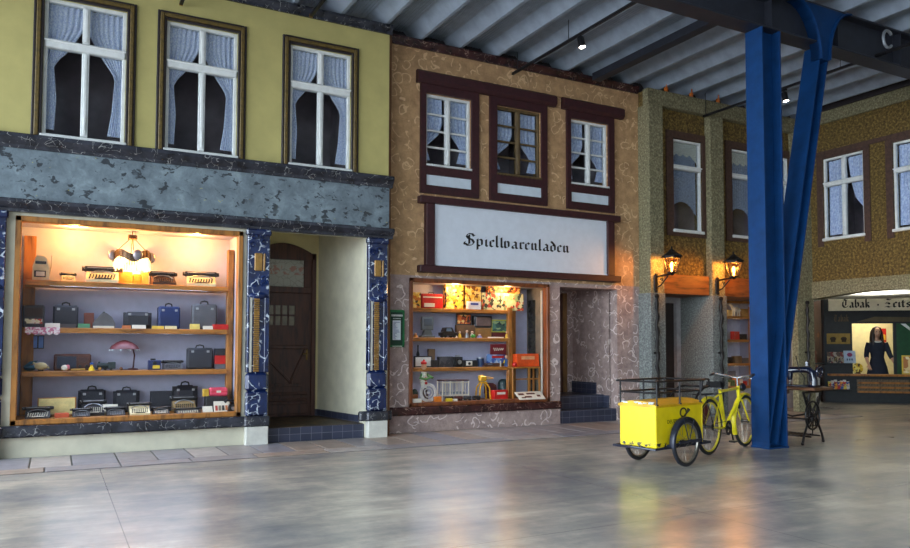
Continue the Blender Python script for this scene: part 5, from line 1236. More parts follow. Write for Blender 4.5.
cx, w, h = sp(482.5, 522, 293.5, 11.0, Z)
carton('long orange printed box lying on the large train set box', 487, 519, 285.5, 11.02, Z+h+.001, P3, dep=.1)
Z = SB[1]
ck = thing('toy_monument', 'silver grey tin tower standing at the left of the second toy shelf', 'toy tower', (at(427, 330, 11.05)[0], 11.05, Z)); cx, w, h = sp(420, 434, 316.5, 11.05, Z)
MB().b2(-w*.4, w*.4, -.04, .04, h*.35, h, .01).b2(-w*.5, w*.5, -.05, .05, 0, h*.1, .006).prism([(-w*.35, h*.1), (w*.35, h*.1), (w*.2, h*.4), (-w*.2, h*.4)], 'XZ', -.035, .035).build('body', M('tin_grey', (110, 114, 112), .4, .5), ck); MB().b2(-w*.28, w*.28, -.045, -.038, h*.55, h*.9, .003).build('panel', M('pewter_dark', (66, 70, 72), .5), ck)
def pic(lab, a, b, t, bt, Y, fm, pm, name='framed_picture', zb=None):
    x0, z1 = at(a, t, Y); x1, z0 = at(b, bt, Y); z0 = zb if zb is not None else z0
    f = thing(name, lab, 'picture', ((x0+x1)/2, Y, z0)); w, h = x1-x0, z1-z0
    MB().b2(-w/2, w/2, -.015, .015, 0, h, .004).build('frame', fm, f); MB().b2(-w/2+.02, w/2-.02, -.019, -.012, .02, h-.02).build('picture_sheet', pm, f); return f
carton('brown wooden box supporting the dark framed picture', 456, 474, 325, 11.1, Z, M('umber_box', (112, 76, 44), .7), dep=.08)
pic('dark framed picture of red toys on the brown wooden box', 456, 471, 313.5, 325, 11.1, DKM, P3, zb=at(460, 325, 11.1)[1])
tv = thing('toy_television', 'small dark television with a brown screen on the second toy shelf', 'television', (at(482, 322, 11.1)[0], 11.1, at(482, 328, 11.1)[1]+.01)); cx, w, h = sp(473.5, 491, 316, 11.1, at(482, 328, 11.1)[1]+.01)
MB().b2(-w/2, w/2, -.05, .05, 0, h, .01).build('cabinet', DKM, tv); MB().b2(-w*.42, w*.42, -.056, -.045, h*.12, h*.88, .01).build('screen', M('brown_screen', (108, 86, 76), .2), tv)
carton('tan box under the small television', 474, 490, 328, 11.1, Z, M('tan_box', (150, 106, 52), .7), dep=.1)
pic('green picture with a yellow frame on the second toy shelf', 491, 509, 319.5, 332, 11.1, M('lime_yellow_frame', (190, 186, 60), .5), patches('road_print', ((90, 130, 110), (60, 90, 80), (150, 170, 120), (40, 60, 60)), 12, stretch=(1, 1, 2)), zb=Z+.1)
carton('dark red box under the green picture', 491, 506, 332.3, 11.1, Z, M('dark_red_card', (100, 36, 36), .6), dep=.1)
def toycar(lab, a, b, t, Y, z, m, name='toy_car', cat='toy car', rz=0.0):
    cx, w, h = sp(a, b, t, Y, z); f = thing(name, lab, cat, (cx, Y, z), rz)
    MB().prism([(-w/2, h*.18), (w/2, h*.18), (w/2, h*.5), (w*.3, h*.55), (w*.16, h), (-w*.26, h), (-w*.36, h*.58), (-w/2, h*.5)], 'XZ', -h*.35, h*.35).build('body', m, f, smooth=False)
    for x in (-.28, .28):
        for s in (-1, 1): MB().cyl((x*w, s*h*.3, h*.18), (x*w, s*h*.4, h*.18), h*.18, n=12).build('wheel', KEYB, f)
    MB().prism([(-w*.22, h*.62), (w*.14, h*.62), (w*.08, h*.92), (-w*.18, h*.92)], 'XZ', -h*.36, h*.36).build('windows', M('toy_glass', (120, 140, 160), .15), f); return f
toycar('black toy car on the second toy shelf', 440, 456, 327.5, 11.0, Z, M('car_black', (44, 34, 32), .3))
for k, (a, b, t, m, lab) in enumerate(((453, 457.5, 332, PAP, 'white peg doll beside the black toy car'), (458, 461.5, 331, M('peg_yellow', (220, 180, 50), .5), 'yellow peg doll on the second toy shelf'), (465, 469, 330, SIL, 'grey peg doll below the television'), (470, 474.5, 331, M('peg_white', (216, 210, 200), .5), 'pale peg doll right of the grey one'), (413, 418, 333, M('peg_orange', (214, 140, 50), .5), 'orange peg doll at the left end of the second toy shelf'), (477, 482, 334, M('peg_violet', (130, 130, 170), .5), 'violet peg doll left of the white strip'), (505, 509, 331, M('peg_gold', (206, 170, 50), .5), 'gold peg doll at the right end of the second toy shelf'))):
    cx, w, h = sp(a, b, t, 10.97, Z); f = thing('peg_doll', lab, 'doll', (cx, 10.97, Z), 0, 'peg dolls on the second toy shelf')
    MB().lathe([(0, 0), (w*.45, 0), (w*.4, h*.3), (w*.25, h*.6), (0, h*.68)], n=12).build('body', m, f); MB().ball((0, 0, h*.82), (w*.3, w*.3, h*.18), 10).build('head', M('peg_face', (220, 180, 150), .5), f)
one('green_tin_frog', MB().ball((0, 0, .025), (.05, .03, .025), 12).ball((-.02, -.01, .05), .012, 8).ball((.02, -.01, .05), .012, 8), M('toy_green', (60, 160, 60), .4), 'small green tin frog on the front edge of the second toy shelf', 'tin toy', (at(473, 336, 10.93)[0], 10.93, Z))
booklet('show_card', 'long white strip card at the right front of the second toy shelf', 'card', 488, 504, 337.3, 10.93, Z, PAP, -.6)
Z = SB[2]
pic('white picture in a dark frame at the left of the third toy shelf', 414, 431.5, 356, 368, 11.12, DKM, PAP, zb=Z)
def bottle(lab, a, b, t, Y, z, m):
    cx, w, h = sp(a, b, t, Y, z); f = thing('bottle', lab, 'bottle', (cx, Y, z)); MB().lathe([(0, 0), (w*.5, 0), (w*.5, h*.6), (w*.18, h*.75), (w*.18, h*.92), (0, h*.92)], n=14).build('bottle_body', m, f); MB().lathe([(0, h*.9), (w*.22, h*.9), (w*.22, h), (0, h)], n=12).build('cap', KEYB, f)
bottle('tall black bottle behind the white picture on the third toy shelf', 416.5, 419.5, 345, 11.17, Z, KEYB)
carton('brown box behind the white picture', 428, 434.5, 349, 11.18, Z, M('box_brown', (108, 82, 56), .7), dep=.05)
carton('small dark box right of the white picture', 432, 437, 360, 11.05, Z, DKM)
carton('dark grey gramophone box on the third toy shelf', 438, 452, 356.5, 11.06, Z, patches('dark_box_print', ((50, 50, 54), (76, 74, 74), (40, 40, 46)), 12), dep=.08)
cm = thing('toy_camera', 'black bellows camera on the third toy shelf', 'camera', (at(457.5, 362, 11.05)[0], 11.05, Z)); cx, w, h = sp(453, 462, 355, 11.05, Z)
MB().b2(-w/2, w/2, -.03, .03, 0, h*.85, .006).prism([(-w*.3, h*.15), (w*.3, h*.15), (w*.3, h*.7), (-w*.3, h*.7)], 'XZ', -.07, -.03).build('body', KEYB, cm); MB().cyl((0, -.07, h*.42), (0, -.085, h*.42), h*.18, n=14).build('lens', SIL, cm); MB().b2(-w*.2, w*.2, -.02, .02, h*.85, h, .004).build('finder', SIL, cm)
cm = thing('toy_camera', 'black and white flat camera on the third toy shelf', 'camera', (at(470, 364, 11.02)[0], 11.02, Z)); cx, w, h = sp(463, 477, 360, 11.02, Z)
MB().b2(-w/2, w/2, -.03, .03, 0, h, .006).build('body', KEYB, cm); MB().b2(-w*.34, w*.1, -.034, -.028, h*.2, h*.85, .003).build('white_plate', PAP, cm); MB().cyl((-w*.12, -.03, h*.5), (-w*.12, -.045, h*.5), h*.2, n=12).build('lens', DKM, cm)
cx, w, h = sp(477, 483.5, 357.5, 11.08, Z)
cn = thing('tin_can', 'dark blue round tin on the third toy shelf', 'tin', (cx, 11.08, Z)); MB().cyl((0, 0, 0), (0, 0, h*.92), w/2, n=18).build('tin_body', M('tin_blue', (40, 62, 96), .4), cn); MB().cyl((0, 0, h*.9), (0, 0, h), w/2+.003, n=18).build('lid', SIL, cn)
carton('blue printed toy box with a red oval on the third toy shelf', 487, 507, 354, 11.1, Z+.06, patches('blue_box_print', ((60, 90, 160), (110, 150, 200), (200, 206, 220), (180, 60, 50)), 9), dep=.05, panel=RED)
carton('flat brown board under the blue printed toy box', 484, 508, 363.2, 11.09, Z, M('flat_brown', (104, 70, 52), .7), dep=.09)
toycar('small dark toy car in front of the blue printed toy box', 483, 497, 363.5, 10.96, Z, M('car_brown', (84, 56, 48), .35))
one('white_candle', MB().cyl((0, 0, 0), (0, 0, .10), .012, n=12), PAP, 'thin white candle in front of the blue printed toy box', 'candle', (at(500.5, 365, 10.95)[0], 10.95, Z))
cx, w, h = sp(503.5, 509, 355, 10.97, Z)
sl_ = thing('sailor_doll', 'small sailor doll in yellow and blue at the right end of the third toy shelf', 'doll', (cx, 10.97, Z)); MB().lathe([(0, 0), (w*.4, 0), (w*.3, h*.35), (w*.36, h*.6), (w*.15, h*.7), (0, h*.72)], n=12).build('body', M('sailor_blue', (50, 80, 130), .5), sl_); MB().ball((0, 0, h*.84), (w*.26, w*.26, h*.15), 10).build('head', M('peg_face', (0, 0, 0)), sl_); MB().tube([(-w*.3, 0, h*.58), (-w*.5, -.01, h*.3)], .01, 6).tube([(w*.3, 0, h*.58), (w*.5, -.01, h*.3)], .01, 6).build('arms', M('toy_yellow', (0, 0, 0)), sl_)
x0, z1 = at(490, 344, 10.91); x1, z0 = at(506, 354.5, 10.91)
ms = thing('hanging_sign', 'maroon sign with white script hanging from the second toy shelf', 'sign', ((x0+x1)/2, 10.91, z1))
MB().b2(-(x1-x0)/2, (x1-x0)/2, -.012, 0, z0-z1, 0, .003).build('sign_board', M('sign_maroon', (112, 26, 36), .5), ms)
q = MB(); q.tube([(-.10+.2*k/30, -.014, (z0-z1)*.5+.03*sin(k*1.15)*(1-.4*k/30)) for k in range(31)], .004, 4); q.build('script', PAP, ms)
# window floor of the toy shop
Z = FB
cl = thing('clown_doll', 'clown doll in white and green with a red cap riding a small penny wheel', 'doll', (at(424, 385, 10.82)[0], 10.82, Z))
zf = lambda y: at(424, y, 10.82)[1]-Z
MB().tube([(0, 0, zf(388)), (-.01, 0, zf(380)), (.0, 0, zf(372))], [.045, .06, .04], 12).build('body', M('clown_white', (222, 224, 206), .7, var=.2, scale=40), cl)
MB().ball((-.005, -.005, zf(366.5)), (.045, .045, .055), 14).build('head', M('clown_skin', (220, 170, 130), .5), cl); MB().ball((-.005, .0, zf(363)), (.05, .05, .035), 12).cyl((-.005, 0, zf(362)), (0, 0, zf(359.5)), .03, .012, 10).build('cap', RED, cl)
MB().tube([(-.04, 0, zf(374)), (-.09, -.04, zf(378)), (.0, -.08, zf(379)), (.09, -.07, zf(377))], .02, 8).tube([(.04, 0, zf(374)), (.11, -.03, zf(377)), (.13, -.06, zf(378))], .02, 8).build('sleeves', M('clown_green', (90, 140, 80), .7), cl); MB().ball((0, -.06, zf(379)), (.03, .02, .03), 10).ball((.01, -.05, zf(383)), .025, 10).build('red_pompon', RED, cl)
MB().tube([(-.02, 0, zf(388)), (-.04, -.04, zf(393)), (.0, -.05, zf(398))], .02, 8).tube([(.02, 0, zf(388)), (.05, -.02, zf(393)), (.04, -.03, zf(399))], .02, 8).build('trousers', M('grey_brown_cloth', (90, 72, 70), .8), cl)
wx = at(428, 398, 10.78)[0]-at(424, 385, 10.82)[0]; R_ = .115
o = MB().ring((0, 0, 0), R_, .014, 'Y', 28, 6).ring((0, 0, 0), R_*.6, .008, 'Y', 24, 5).ring((0, 0, 0), R_*1.22, .01, 'Y', 28, 5).cyl((0, -.02, 0), (0, .02, 0), .02, n=10).build('big_wheel', M('wheel_white', (220, 218, 214), .5), cl); o.location = (wx, -.05, R_*1.23+.012)
MB().tube([(wx, -.05, .155), (wx-.01, -.04, .3), (wx-.02, -.03, zf(379))], .008, 6).build('fork', SIL, cl)
one('tan_block', MB().box((0, 0, .06), (.12, .1, .12), .01), M('tan_wood_block', (150, 92, 40), .6), 'tan wooden block at the left front corner of the toy window floor', 'block', (at(415, 395, 10.95)[0], 11.0, Z))
one('green_bag', MB().ball((0, 0, .1), (.06, .05, .1), 12), M('dark_green_cloth', (44, 62, 52), .8), 'dark green cloth bag behind the clown doll', 'bag', (at(415.5, 387, 11.1)[0], 11.13, Z))
# cage
x0, z1 = at(440, 381, 10.95); x1, z0 = at(466, 396, 10.95); w, h = x1-x0, z1-Z
cgx = thing('doll_bed', 'white barred doll bed with a maroon top rail in the toy window', 'doll bed', ((x0+x1)/2, 10.95, Z))
m = MB()
for s in (-1, 1):
    for x in (-w/2, -w*.2, w*.25, w/2): m.box((x, s*.09, h/2), (.018, .018, h), .003)
    m.box((0, s*.09, h*.3), (w, .014, .014)).box((0, s*.09, h*.92), (w, .014, .014))
    for k in range(9): m.box((-w/2+w*k/8, s*.09, h*.6), (.007, .007, h*.62))
m.box((0, 0, h*.28), (w, .18, .012)); m.build('bars', PAP, cgx); MB().box((0, 0, h+.008), (w+.02, .2, .018), .004).build('top_rail', MAROON, cgx); MB().box((0, 0, h*.36), (w*.9, .15, .05), .015).build('mattress', M('bed_grey', (150, 156, 166), .8), cgx)
# tower crane toy
x0, zt = at(483, 376, 10.98); cr_ = thing('toy_crane', 'yellow wooden toy crane on four legs in the toy window', 'toy crane', (x0, 10.98, Z)); h = zt-Z
CY = M('crane_yellow', (214, 160, 30), .5)
m = MB()
for sx in (-1, 1):
    for sy in (-1, 1): m.tube([(sx*.035, sy*.035, h*.72), (sx*.09, sy*.06, h*.5), (sx*.105, sy*.07, 0)], .014, 6)
m.b2(-.06, .06, -.05, .05, h*.68, h*.76, .006); m.build('legs', CY, cr_); MB().b2(-.075, .05, -.045, .045, h*.78, h*1.0, .012).build('cabin', CY, cr_); m = MB().tube([(.02, 0, h*.98), (.2, 0, h*.90), (.2, 0, h*.88), (.02, 0, h*.86)], .007, 6); m.tube([(-.09, 0, h), (.0, 0, h*1.02)], .01, 6); m.build('jib', CY, cr_)
cx, w, h = sp(492.5, 506, 390, 10.85, Z)
carton('red box with a white label on the toy window floor', 492.5, 506, 390, 10.85, Z, RED, dep=.12, panel=PAP)
# doll chair and dark can
cx, w, h = sp(486, 498, 383, 11.1, Z)
dcx = thing('doll_armchair', 'dark red rounded doll armchair behind the red box', 'doll chair', (cx, 11.1, Z)); MB().b2(-w/2, w/2, -.07, .07, 0, h*.45, .02).build('seat', M('dark_red_plush', (84, 34, 36), .8), dcx); MB().prism([(-w/2, h*.3), (w/2, h*.3), (w*.45, h*.85), (w*.2, h), (-w*.2, h), (-w*.45, h*.85)], 'XZ', .04, .08).build('backrest', M('dark_red_plush', (0, 0, 0)), dcx)
cx, w, h = sp(498.5, 508, 379, 11.12, Z); one('green_canister', MB().lathe([(0, 0), (w/2, 0), (w/2, h*.8), (w*.4, h*.92), (w*.2, h), (0, h)], n=18), M('bottle_green', (36, 58, 60), .4), 'dark green canister behind the red box', 'canister', (cx, 11.12, Z))
# toy train and track
trn = thing('toy_train', 'long toy train with dark wagons on a track across the toy window floor', 'toy train', (at(463, 399, 10.74)[0], 10.74, Z))
L_ = at(482, 399, 10.74)[0]-at(446, 399, 10.74)[0]
MB().b2(-L_/2, L_/2, -.035, .035, 0, .012, .002).build('track', M('track_tan', (190, 150, 80), .6), trn)
for k, c in enumerate(((50, 44, 44), (90, 44, 40), (64, 66, 70), (50, 44, 44))):
    xx = -L_/2+L_*(k+.5)/4; MB().b2(xx-L_*.1, xx+L_*.1, -.03, .03, .03, .085, .006).build('wagon', M('wagon_%s' % ('black', 'red', 'grey', 'black')[k], c, .5), trn)
    wl = MB(); 
    for q_ in (-.06, .06): wl.cyl((xx+q_*L_*1.0, -.034, .024), (xx+q_*L_*1.0, .034, .024), .013, n=10)
    wl.build('wheel_set', KEYB, trn)
for k, (a, b, t, m, lab) in enumerate(((446, 452, 398.5, M('brick_yellow', (226, 196, 40), .5), 'yellow toy brick in front of the track'), (434, 441, 396.5, ORG, 'orange and white toy brick right of the penny wheel'), (412, 421, 398.5, PAP, 'white toy brick left of the penny wheel'), (453, 457, 399, PAP, 'small white toy brick right of the yellow brick'))):
    carton(lab, a, b, t, 10.66, Z, m, dep=.05, name='toy_brick', cat='toy brick')
for k, (a, b, lab) in enumerate(((476, 490, 'white sheet of paper below the yellow crane'), (491, 507, 'white sheet of paper in front of the red box'))):
    x0, x1 = at(a, 398, 10.72)[0], at(b, 398, 10.72)[0]; one('paper_sheet', MB().b2(-(x1-x0)/2, (x1-x0)/2, -.07, .07, 0, .004), PAP, lab, 'paper', ((x0+x1)/2, 10.72, Z))
# little stand with orange box
x0, zt = at(509.5, 367, 10.85); x1, _ = at(537, 367, 10.85); w = x1-x0; h = zt-Z
stt = thing('display_stand', 'small oak frame stand at the right of the toy window', 'stand', ((x0+x1)/2, 10.85, Z))
for sx in (-1, 1):
    for sy in (-1, 1): MB().b2(sx*w/2-.015*(1+sx), sx*w/2+.015*(1-sx), sy*.09-.015, sy*.09+.015, 0, h-.02, .003).build('leg', OAK, stt)
MB().b2(-w/2, w/2, -.11, .11, h-.025, h, .004).build('stand_top', OAKH, stt); MB().b2(w*.08, w*.14, -.095, -.075, .01, h-.02).b2(-w/2, w/2, -.1, -.085, h*.6, h*.64).build('brace', OAK, stt)
carton('bright orange box on the small oak stand', 515, 537, 354, 10.85, zt+.001, M('box_orange_red', (228, 84, 26), .5), dep=.14, panel=M('orange_script', (244, 170, 120), .6), tilt=-.08)
one('red_ball', MB().ball((0, 0, .04), .042, 14), RED, 'red ball at the left of the orange box', 'ball', (at(514.5, 363, 10.8)[0], 10.8, zt))
x0, z1 = at(513, 390, 10.72); x1, _ = at(541, 390, 10.72); w = x1-x0
pz = thing('shape_puzzle', 'white slanted puzzle board with dark shapes at the right front of the toy window', 'puzzle', ((x0+x1)/2, 10.55, Z+.004)); T = Matrix.Rotation(-.95, 4, 'X')
MB().box((0, 0, .1), (w*.92, .015, .2), .003).xf(T).build('board', PAP, pz)
for k, (u, v, a, b) in enumerate(((-.3, .13, .2, .05), (.05, .14, .3, .04), (-.1, .06, .24, .04), (.28, .08, .12, .05), (-.28, .04, .14, .03))): MB().box((u*w, -.009, v), (a*w, .005, b), .002).xf(T).build('dark_piece', M('brown_piece', (96, 50, 36), .6), pz)
# side pane in the toy window's right wall
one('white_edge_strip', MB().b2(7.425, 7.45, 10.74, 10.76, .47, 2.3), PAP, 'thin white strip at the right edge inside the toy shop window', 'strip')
struct('window_16', MB().b2(7.455, 7.468, 10.98, 11.2, .55, 2.15), M('dark_side_glass', (46, 48, 46), .15), 'dark side pane in the right wall of the toy window', cat='window')

# ================================================================= far shop window goods
Z = ZCs[0]
fg = thing('porcelain_horse', 'white porcelain horse on the top shelf of the far shop window', 'figurine', (at(736, 310, 11.42)[0], 11.42, Z))
m = MB().ball((0, 0, .15), (.11, .05, .055), 12).tube([(-.09, 0, .17), (-.14, 0, .24)], [.035, .025], 8).ball((-.17, 0, .25), (.045, .022, .025), 8)
for x in (-.07, .07):
    for y in (-.025, .025): m.tube([(x, y, .13), (x*1.15, y, 0)], [.02, .012], 6)
m.tube([(.1, 0, .17), (.15, 0, .12)], [.015, .008], 6); m.build('body', PAP, fg)
carton('cream box beside the porcelain horse', 726, 731, 310, 11.5, Z, M('cream_card', (226, 196, 130), .6)); carton('tan box half hidden by the blue column on the top far shelf', 740, 748, 309, 11.5, Z, M('tan_card', (206, 150, 80), .6))
Z = ZCs[1]
carton('red box on the second shelf of the far shop window', 732, 737.5, 331.5, 11.42, Z, RED); carton('dark box right of the red box in the far shop window', 738, 745, 334, 11.45, Z, DKM)
Z = ZCs[2]
carton('brown box on the third shelf of the far shop window', 733, 740, 356, 11.42, Z, M('box_brown', (0, 0, 0))); carton('grey tin box on the third shelf of the far shop window', 741, 748, 358, 11.45, Z, GRY)
carton('small dark box at the left of the third far shelf', 727, 731, 357, 11.42, Z, DKM)
Z = .495
for k, (a, b, t, m, lab) in enumerate(((729, 733, 380, M('far_green', (90, 130, 80), .5), 'green box'), (734, 737.5, 377, ORG, 'orange box'), (738, 741, 379, PAP, 'white box'), (741.5, 745, 381, RED, 'red box'), (725.5, 728.5, 382, M('far_cream', (220, 206, 160), .5), 'cream box'))):
    carton(lab+' low in the far shop window behind the bicycle', a, b, t, 11.35, Z, m, grp='small boxes low in the far shop window')
carton('grey blue framed panel in the far shop window, above the bicycle frame', 727, 735, 371, 11.6, Z, M('panel_slate', (104, 104, 120), .6), dep=.04)
rp = thing('striped_pole', 'white and red striped upright panel between the blue column and the corner pier', 'panel', (at(795, 350, 11.0)[0], 10.98, .0))
MB().b2(-.09, 0, 0, .04, .92, 1.5, .004).build('white_board', PAP, rp); MB().b2(.0, .09, 0, .04, .0, 1.5, .004).build('red_board', RED, rp)
# lights of the cases; those under the shelf boards are added
ptl('toy_case_light', (5.8, 10.84, 2.28), 14, (1, .56, .2)); ptl('toy_case_light', (6.8, 10.84, 2.28), 10, (1, .56, .2))
ptl('far_case_light', (12.1, 11.3, 2.2), 6, (1, .66, .32))
def strip(x, y, z, w, e, col=(.82, .88, 1)):
    return area('added_shelf_light', (x, y, z), w, e, col, (rad(-28), 0, 0), .03)  # added light to brighten the goods below a board
# ================================================================= kiosk behind the arch
KO = Vector((16.63, 11.85, 0)); KA = rad(-42)
KX = Vector((cos(KA), sin(KA), 0)); KY = Vector((-sin(KA), cos(KA), 0))
def kat(px, py, dy=0):
    d = _r2*(px-PPX)/FPX-_u2*(py-PPY)/FPX+_fw; o = Vector((0, 0, EYE)); k = KO+KY*dy
    t = (k-o).dot(KY)/d.dot(KY); p = o+d*t-k
    return p.dot(KX), p.z
def kw(u, v, z): p = KO+KX*u+KY*v; return (p.x, p.y, z)
ks = thing('kiosk', 'dark newspaper kiosk with a lit serving window behind the arch', 'kiosk', KO, KA)
KD = M('kiosk_dark_paint', (34, 38, 42), .6, var=.15); KB = wood('kiosk_brown_side', (78, 48, 36), (46, 28, 24), (6, 6, 1.5), .6)
LK = 3.6
u0, zt_k = kat(851.8, 323.5); u1, _ = kat(893.3, 323.5); _, zc = kat(870, 374)
MB().b2(-.16, -.1, 0, 3.2, 0, 2.47).build('side_wall', KB, ks)
holed(MB(), -.16, LK, 0, 2.47, [(u0, u1, zc, zt_k), (u1+.06, LK-.1, zc, zt_k)], 0, .06).build('front_wall', KD, ks, smooth=False)
MB().b2(-.05, LK, -.18, .02, zc-.05, zc, .008).build('counter_top', OAK, ks)
mbk = MB().b2(-.16, LK, 3.14, 3.2, 0, 2.47).b2(-.16, LK, 0, 3.2, 2.47, 2.5); mbk.build('roof', KD, ks)
MB().add([(.06, 1.7, 0), (LK, 1.7, 0), (LK, 1.7, 2.47), (.06, 1.7, 2.47)], [(0, 1, 2, 3)]).build('inner_wall', M('cream_inner_wall', (240, 226, 176), .8, var=.04), ks)
sgn = MB().b2(0, LK, -.08, 0, kat(830, 311)[1], kat(832, 299.5)[1], .006).build('sign_board', M('pale_grey_sign', (222, 216, 196), .6, var=.05), ks)
ua, zb_ = kat(841, 309); ub, _ = kat(869.5, 309); uz, _ = kat(883, 309)
for tx_, x_, ln in (('Tabak', ua, ub-ua), ('Zeitschriften', uz, (ub-ua)*2.3)):
    o = fraktur(tx_, .125, ln, .3).build('lettering', INK, sgn, smooth=False); o.location = (x_, -.081, zb_+.03)
o = MB().box((0, 0, 0), (.035, .006, .035), ry=PI/4).build('lettering', INK, sgn); o.location = (kat(877, 305)[0], -.083, kat(877, 305)[1])
ua2, zs_ = kat(834, 323); ub2, _ = kat(849, 323)
o = fraktur('Tabak', .1, ub2-ua2, .26).build('faded_lettering', M('faded_tan_paint', (104, 86, 62), .8), ks, smooth=False); o.location = (ua2, -.002, zs_+.04)
p0 = kat(866, 318)
MB().prism([(u0+.1, zt_k+.04), (u1+.5, zt_k+.04), (u1+.5, zt_k+.14), (u0+.5, zt_k+.16)], 'XZ', -.03, 0).build('awning_board', M('olive_grey_board', (88, 80, 58), .7), ks)
ug0, zg1 = kat(895, 324); _, zg0 = kat(895, 373)
MB().b2(u1+.06, LK-.12, .03, .05, zc, zt_k).build('green_shutter', M('kiosk_green', (24, 74, 44), .5), ks)
MB().prism([(kat(901, 324.5)[0], zt_k-.01), (kat(906, 324.5)[0], zt_k-.01), (kat(918, 333)[0], zt_k-.27), (kat(916, 334)[0], zt_k-.27)], 'XZ', .02, .03).build('white_stripe', WHITE, ks)
for k, yy in enumerate((383, 387.6, 392)):
    z_ = kat(870, yy)[1]; MB().b2(kat(857, yy)[0], LK, -.12, 0, z_-.015, z_, .004).b2(kat(857, yy)[0], LK, -.12, -.108, z_, z_+.03).build('magazine_ledge', OAK, ks)
MB().b2(-.14, kat(850, 390)[0], -.22, 0, kat(835, 389)[1]-.03, kat(835, 389)[1], .006).build('side_shelf', KD, ks)
MB().b2(-.15, kat(851, 363)[0]-.02, -.2, 0, kat(835, 363)[1]-.03, kat(835, 363)[1], .006).build('side_shelf', KD, ks)
# goods on the kiosk
PR = [patches('magazine_print_%d' % k, c, 16) for k, c in enumerate((((120, 40, 36), (170, 150, 120), (60, 56, 60), (90, 70, 60)), ((60, 62, 90), (150, 140, 120), (110, 40, 40)), ((150, 130, 60), (70, 60, 50), (160, 150, 140)), ((200, 60, 40), (220, 190, 60), (60, 90, 160), (220, 214, 200))))]
def leaning(name, lab, cat, u, v, z, w, h, d, mat, grp=None, tilt=-.18, extra=None):
    m = MB().box((0, 0, h/2), (w, d, h), .002, rx=0)
    m.xf(Matrix.Rotation(tilt, 4, 'X'))
    o = m.build(name, mat); o.location = kw(u, v, z+.004); o.rotation_euler = (0, 0, KA)
    return tag(o, lab, cat, grp)
zsh = kat(835, 363)[1]
for k in range(5):
    leaning('magazine', ('magazine at the left end of the upper kiosk shelf', 'second magazine from the left on the upper kiosk shelf', 'middle magazine on the upper kiosk shelf', 'fourth magazine from the left on the upper kiosk shelf', 'magazine next to the pale card on the upper kiosk shelf')[k], 'magazine', kat(828.2+3.2*k, 360)[0], -.12, zsh, .075, .27, .01, PR[k % 3], 'magazines on the upper kiosk shelf', -.25)
cd = leaning('show_card', 'pale blue card with a pink emblem leaning at the corner of the serving window', 'card', kat(848.3, 355)[0], -.15, zsh, .26, .30, .012, M('pale_blue_card', (170, 190, 214), .6), None, -.2)
m = MB().ball((0, -.012, .2), (.06, .004, .05), 12).xf(Matrix.Rotation(-.2, 4, 'X')); m.build('emblem', M('pink_purple_print', (140, 50, 96), .6), cd)
m = MB()
for k in range(3): m.b2(-.07+.05*k, -.04+.05*k, -.009, -.006, .06, .11)
m.xf(Matrix.Rotation(-.2, 4, 'X')); m.build('printed_lines', M('slate_print', (70, 84, 110), .7), cd)
zlo = kat(835, 389)[1]
bc = [(190, 40, 36), (60, 90, 150), (220, 200, 80), (200, 196, 190), (150, 60, 40), (70, 60, 110), (226, 150, 40)]
for k in range(7):
    leaning('booklet', 'colourful booklet, number %s from the left on the low kiosk shelf' % ('one', 'two', 'three', 'four', 'five', 'six', 'seven')[k], 'booklet', kat(828.6+3.0*k, 385)[0], -.14, zlo, .07, .19+.02*(k % 3), .014, patches('booklet_print_%d' % k, (bc[k], bc[(k+2) % 7], bc[(k+4) % 7], (220, 214, 204)), 14), 'booklets on the low kiosk shelf', -.25)
ya, yz1 = kat(826.5, 333.5); yb_, yz0 = kat(850, 344)
po = thing('tan_poster', 'tan yellow panel with two dark shapes on the dark kiosk front', 'poster', kw((ya+yb_)/2, -.002, (yz0+yz1)/2), KA)
MB().b2(-(yb_-ya)/2, (yb_-ya)/2, -.02, 0, -(yz1-yz0)/2, (yz1-yz0)/2, .003).build('panel_board', M('tan_yellow', (150, 124, 58), .7), po)
for s in (-1, 1): MB().ball((s*.12, -.02, 0), (.07, .006, .05), 10).b2(s*.12-.05, s*.12+.05, -.026, -.018, -.08, -.03).build('dark_shape', M('dark_umber', (62, 48, 34), .8), po)
aw, az_ = kat(821, 335)
ar_ = MB().prism([(-.13, .05), (.03, .05), (.03, .09), (.14, 0), (.03, -.09), (.03, -.05), (-.13, -.05)], 'XZ', -.012, 0)
o = one('arrow_sign', ar_, M('brown_orange_sign', (122, 78, 50), .7), 'brown arrow sign on the left end of the kiosk front', 'sign', kw(-.162, .3, az_), KA-PI/2)
ru, rz_ = kat(822, 353)
one('brochure_bag', MB().prism([(-.12, 0), (.12, 0), (.1, .22), (.03, .3), (-.06, .26), (-.1, .18)], 'XZ', -.06, 0), M('rust_brown_paper', (108, 66, 48), .8), 'rust brown paper bag at the left end of the kiosk shelf', 'bag', kw(-.25, .22, zsh+.002), KA-PI/2)
MB().b2(-.36, -.16, .02, .5, zsh-.03, zsh, .004).build('side_shelf', KD, ks)
yu, yz = kat(859, 362)
pt = thing('picture_plate', 'round yellow picture plate standing on the counter beside the woman', 'plate', kw(yu, .12, zc), KA)
m = MB().lathe([(0, 0), (.1, 0), (.125, .012), (.12, .02), (.0, .014)], (0, 0, .13), 24, axis='Y'); m.build('plate_disc', patches('yellow_plate_print', ((226, 186, 40), (240, 220, 110), (90, 66, 20), (226, 186, 40)), 18), pt)
MB().b2(-.06, .06, -.02, .06, 0, .015, .003).b2(-.045, -.03, -.02, -.005, 0, .06).b2(.03, .045, -.02, -.005, 0, .06).build('plate_stand', DARKWOOD, pt)
pu, pz = kat(907.5, 361)
pc = thing('framed_picture', 'small yellow framed picture in front of the green shutter', 'picture', kw(pu, -.03, zc), KA)
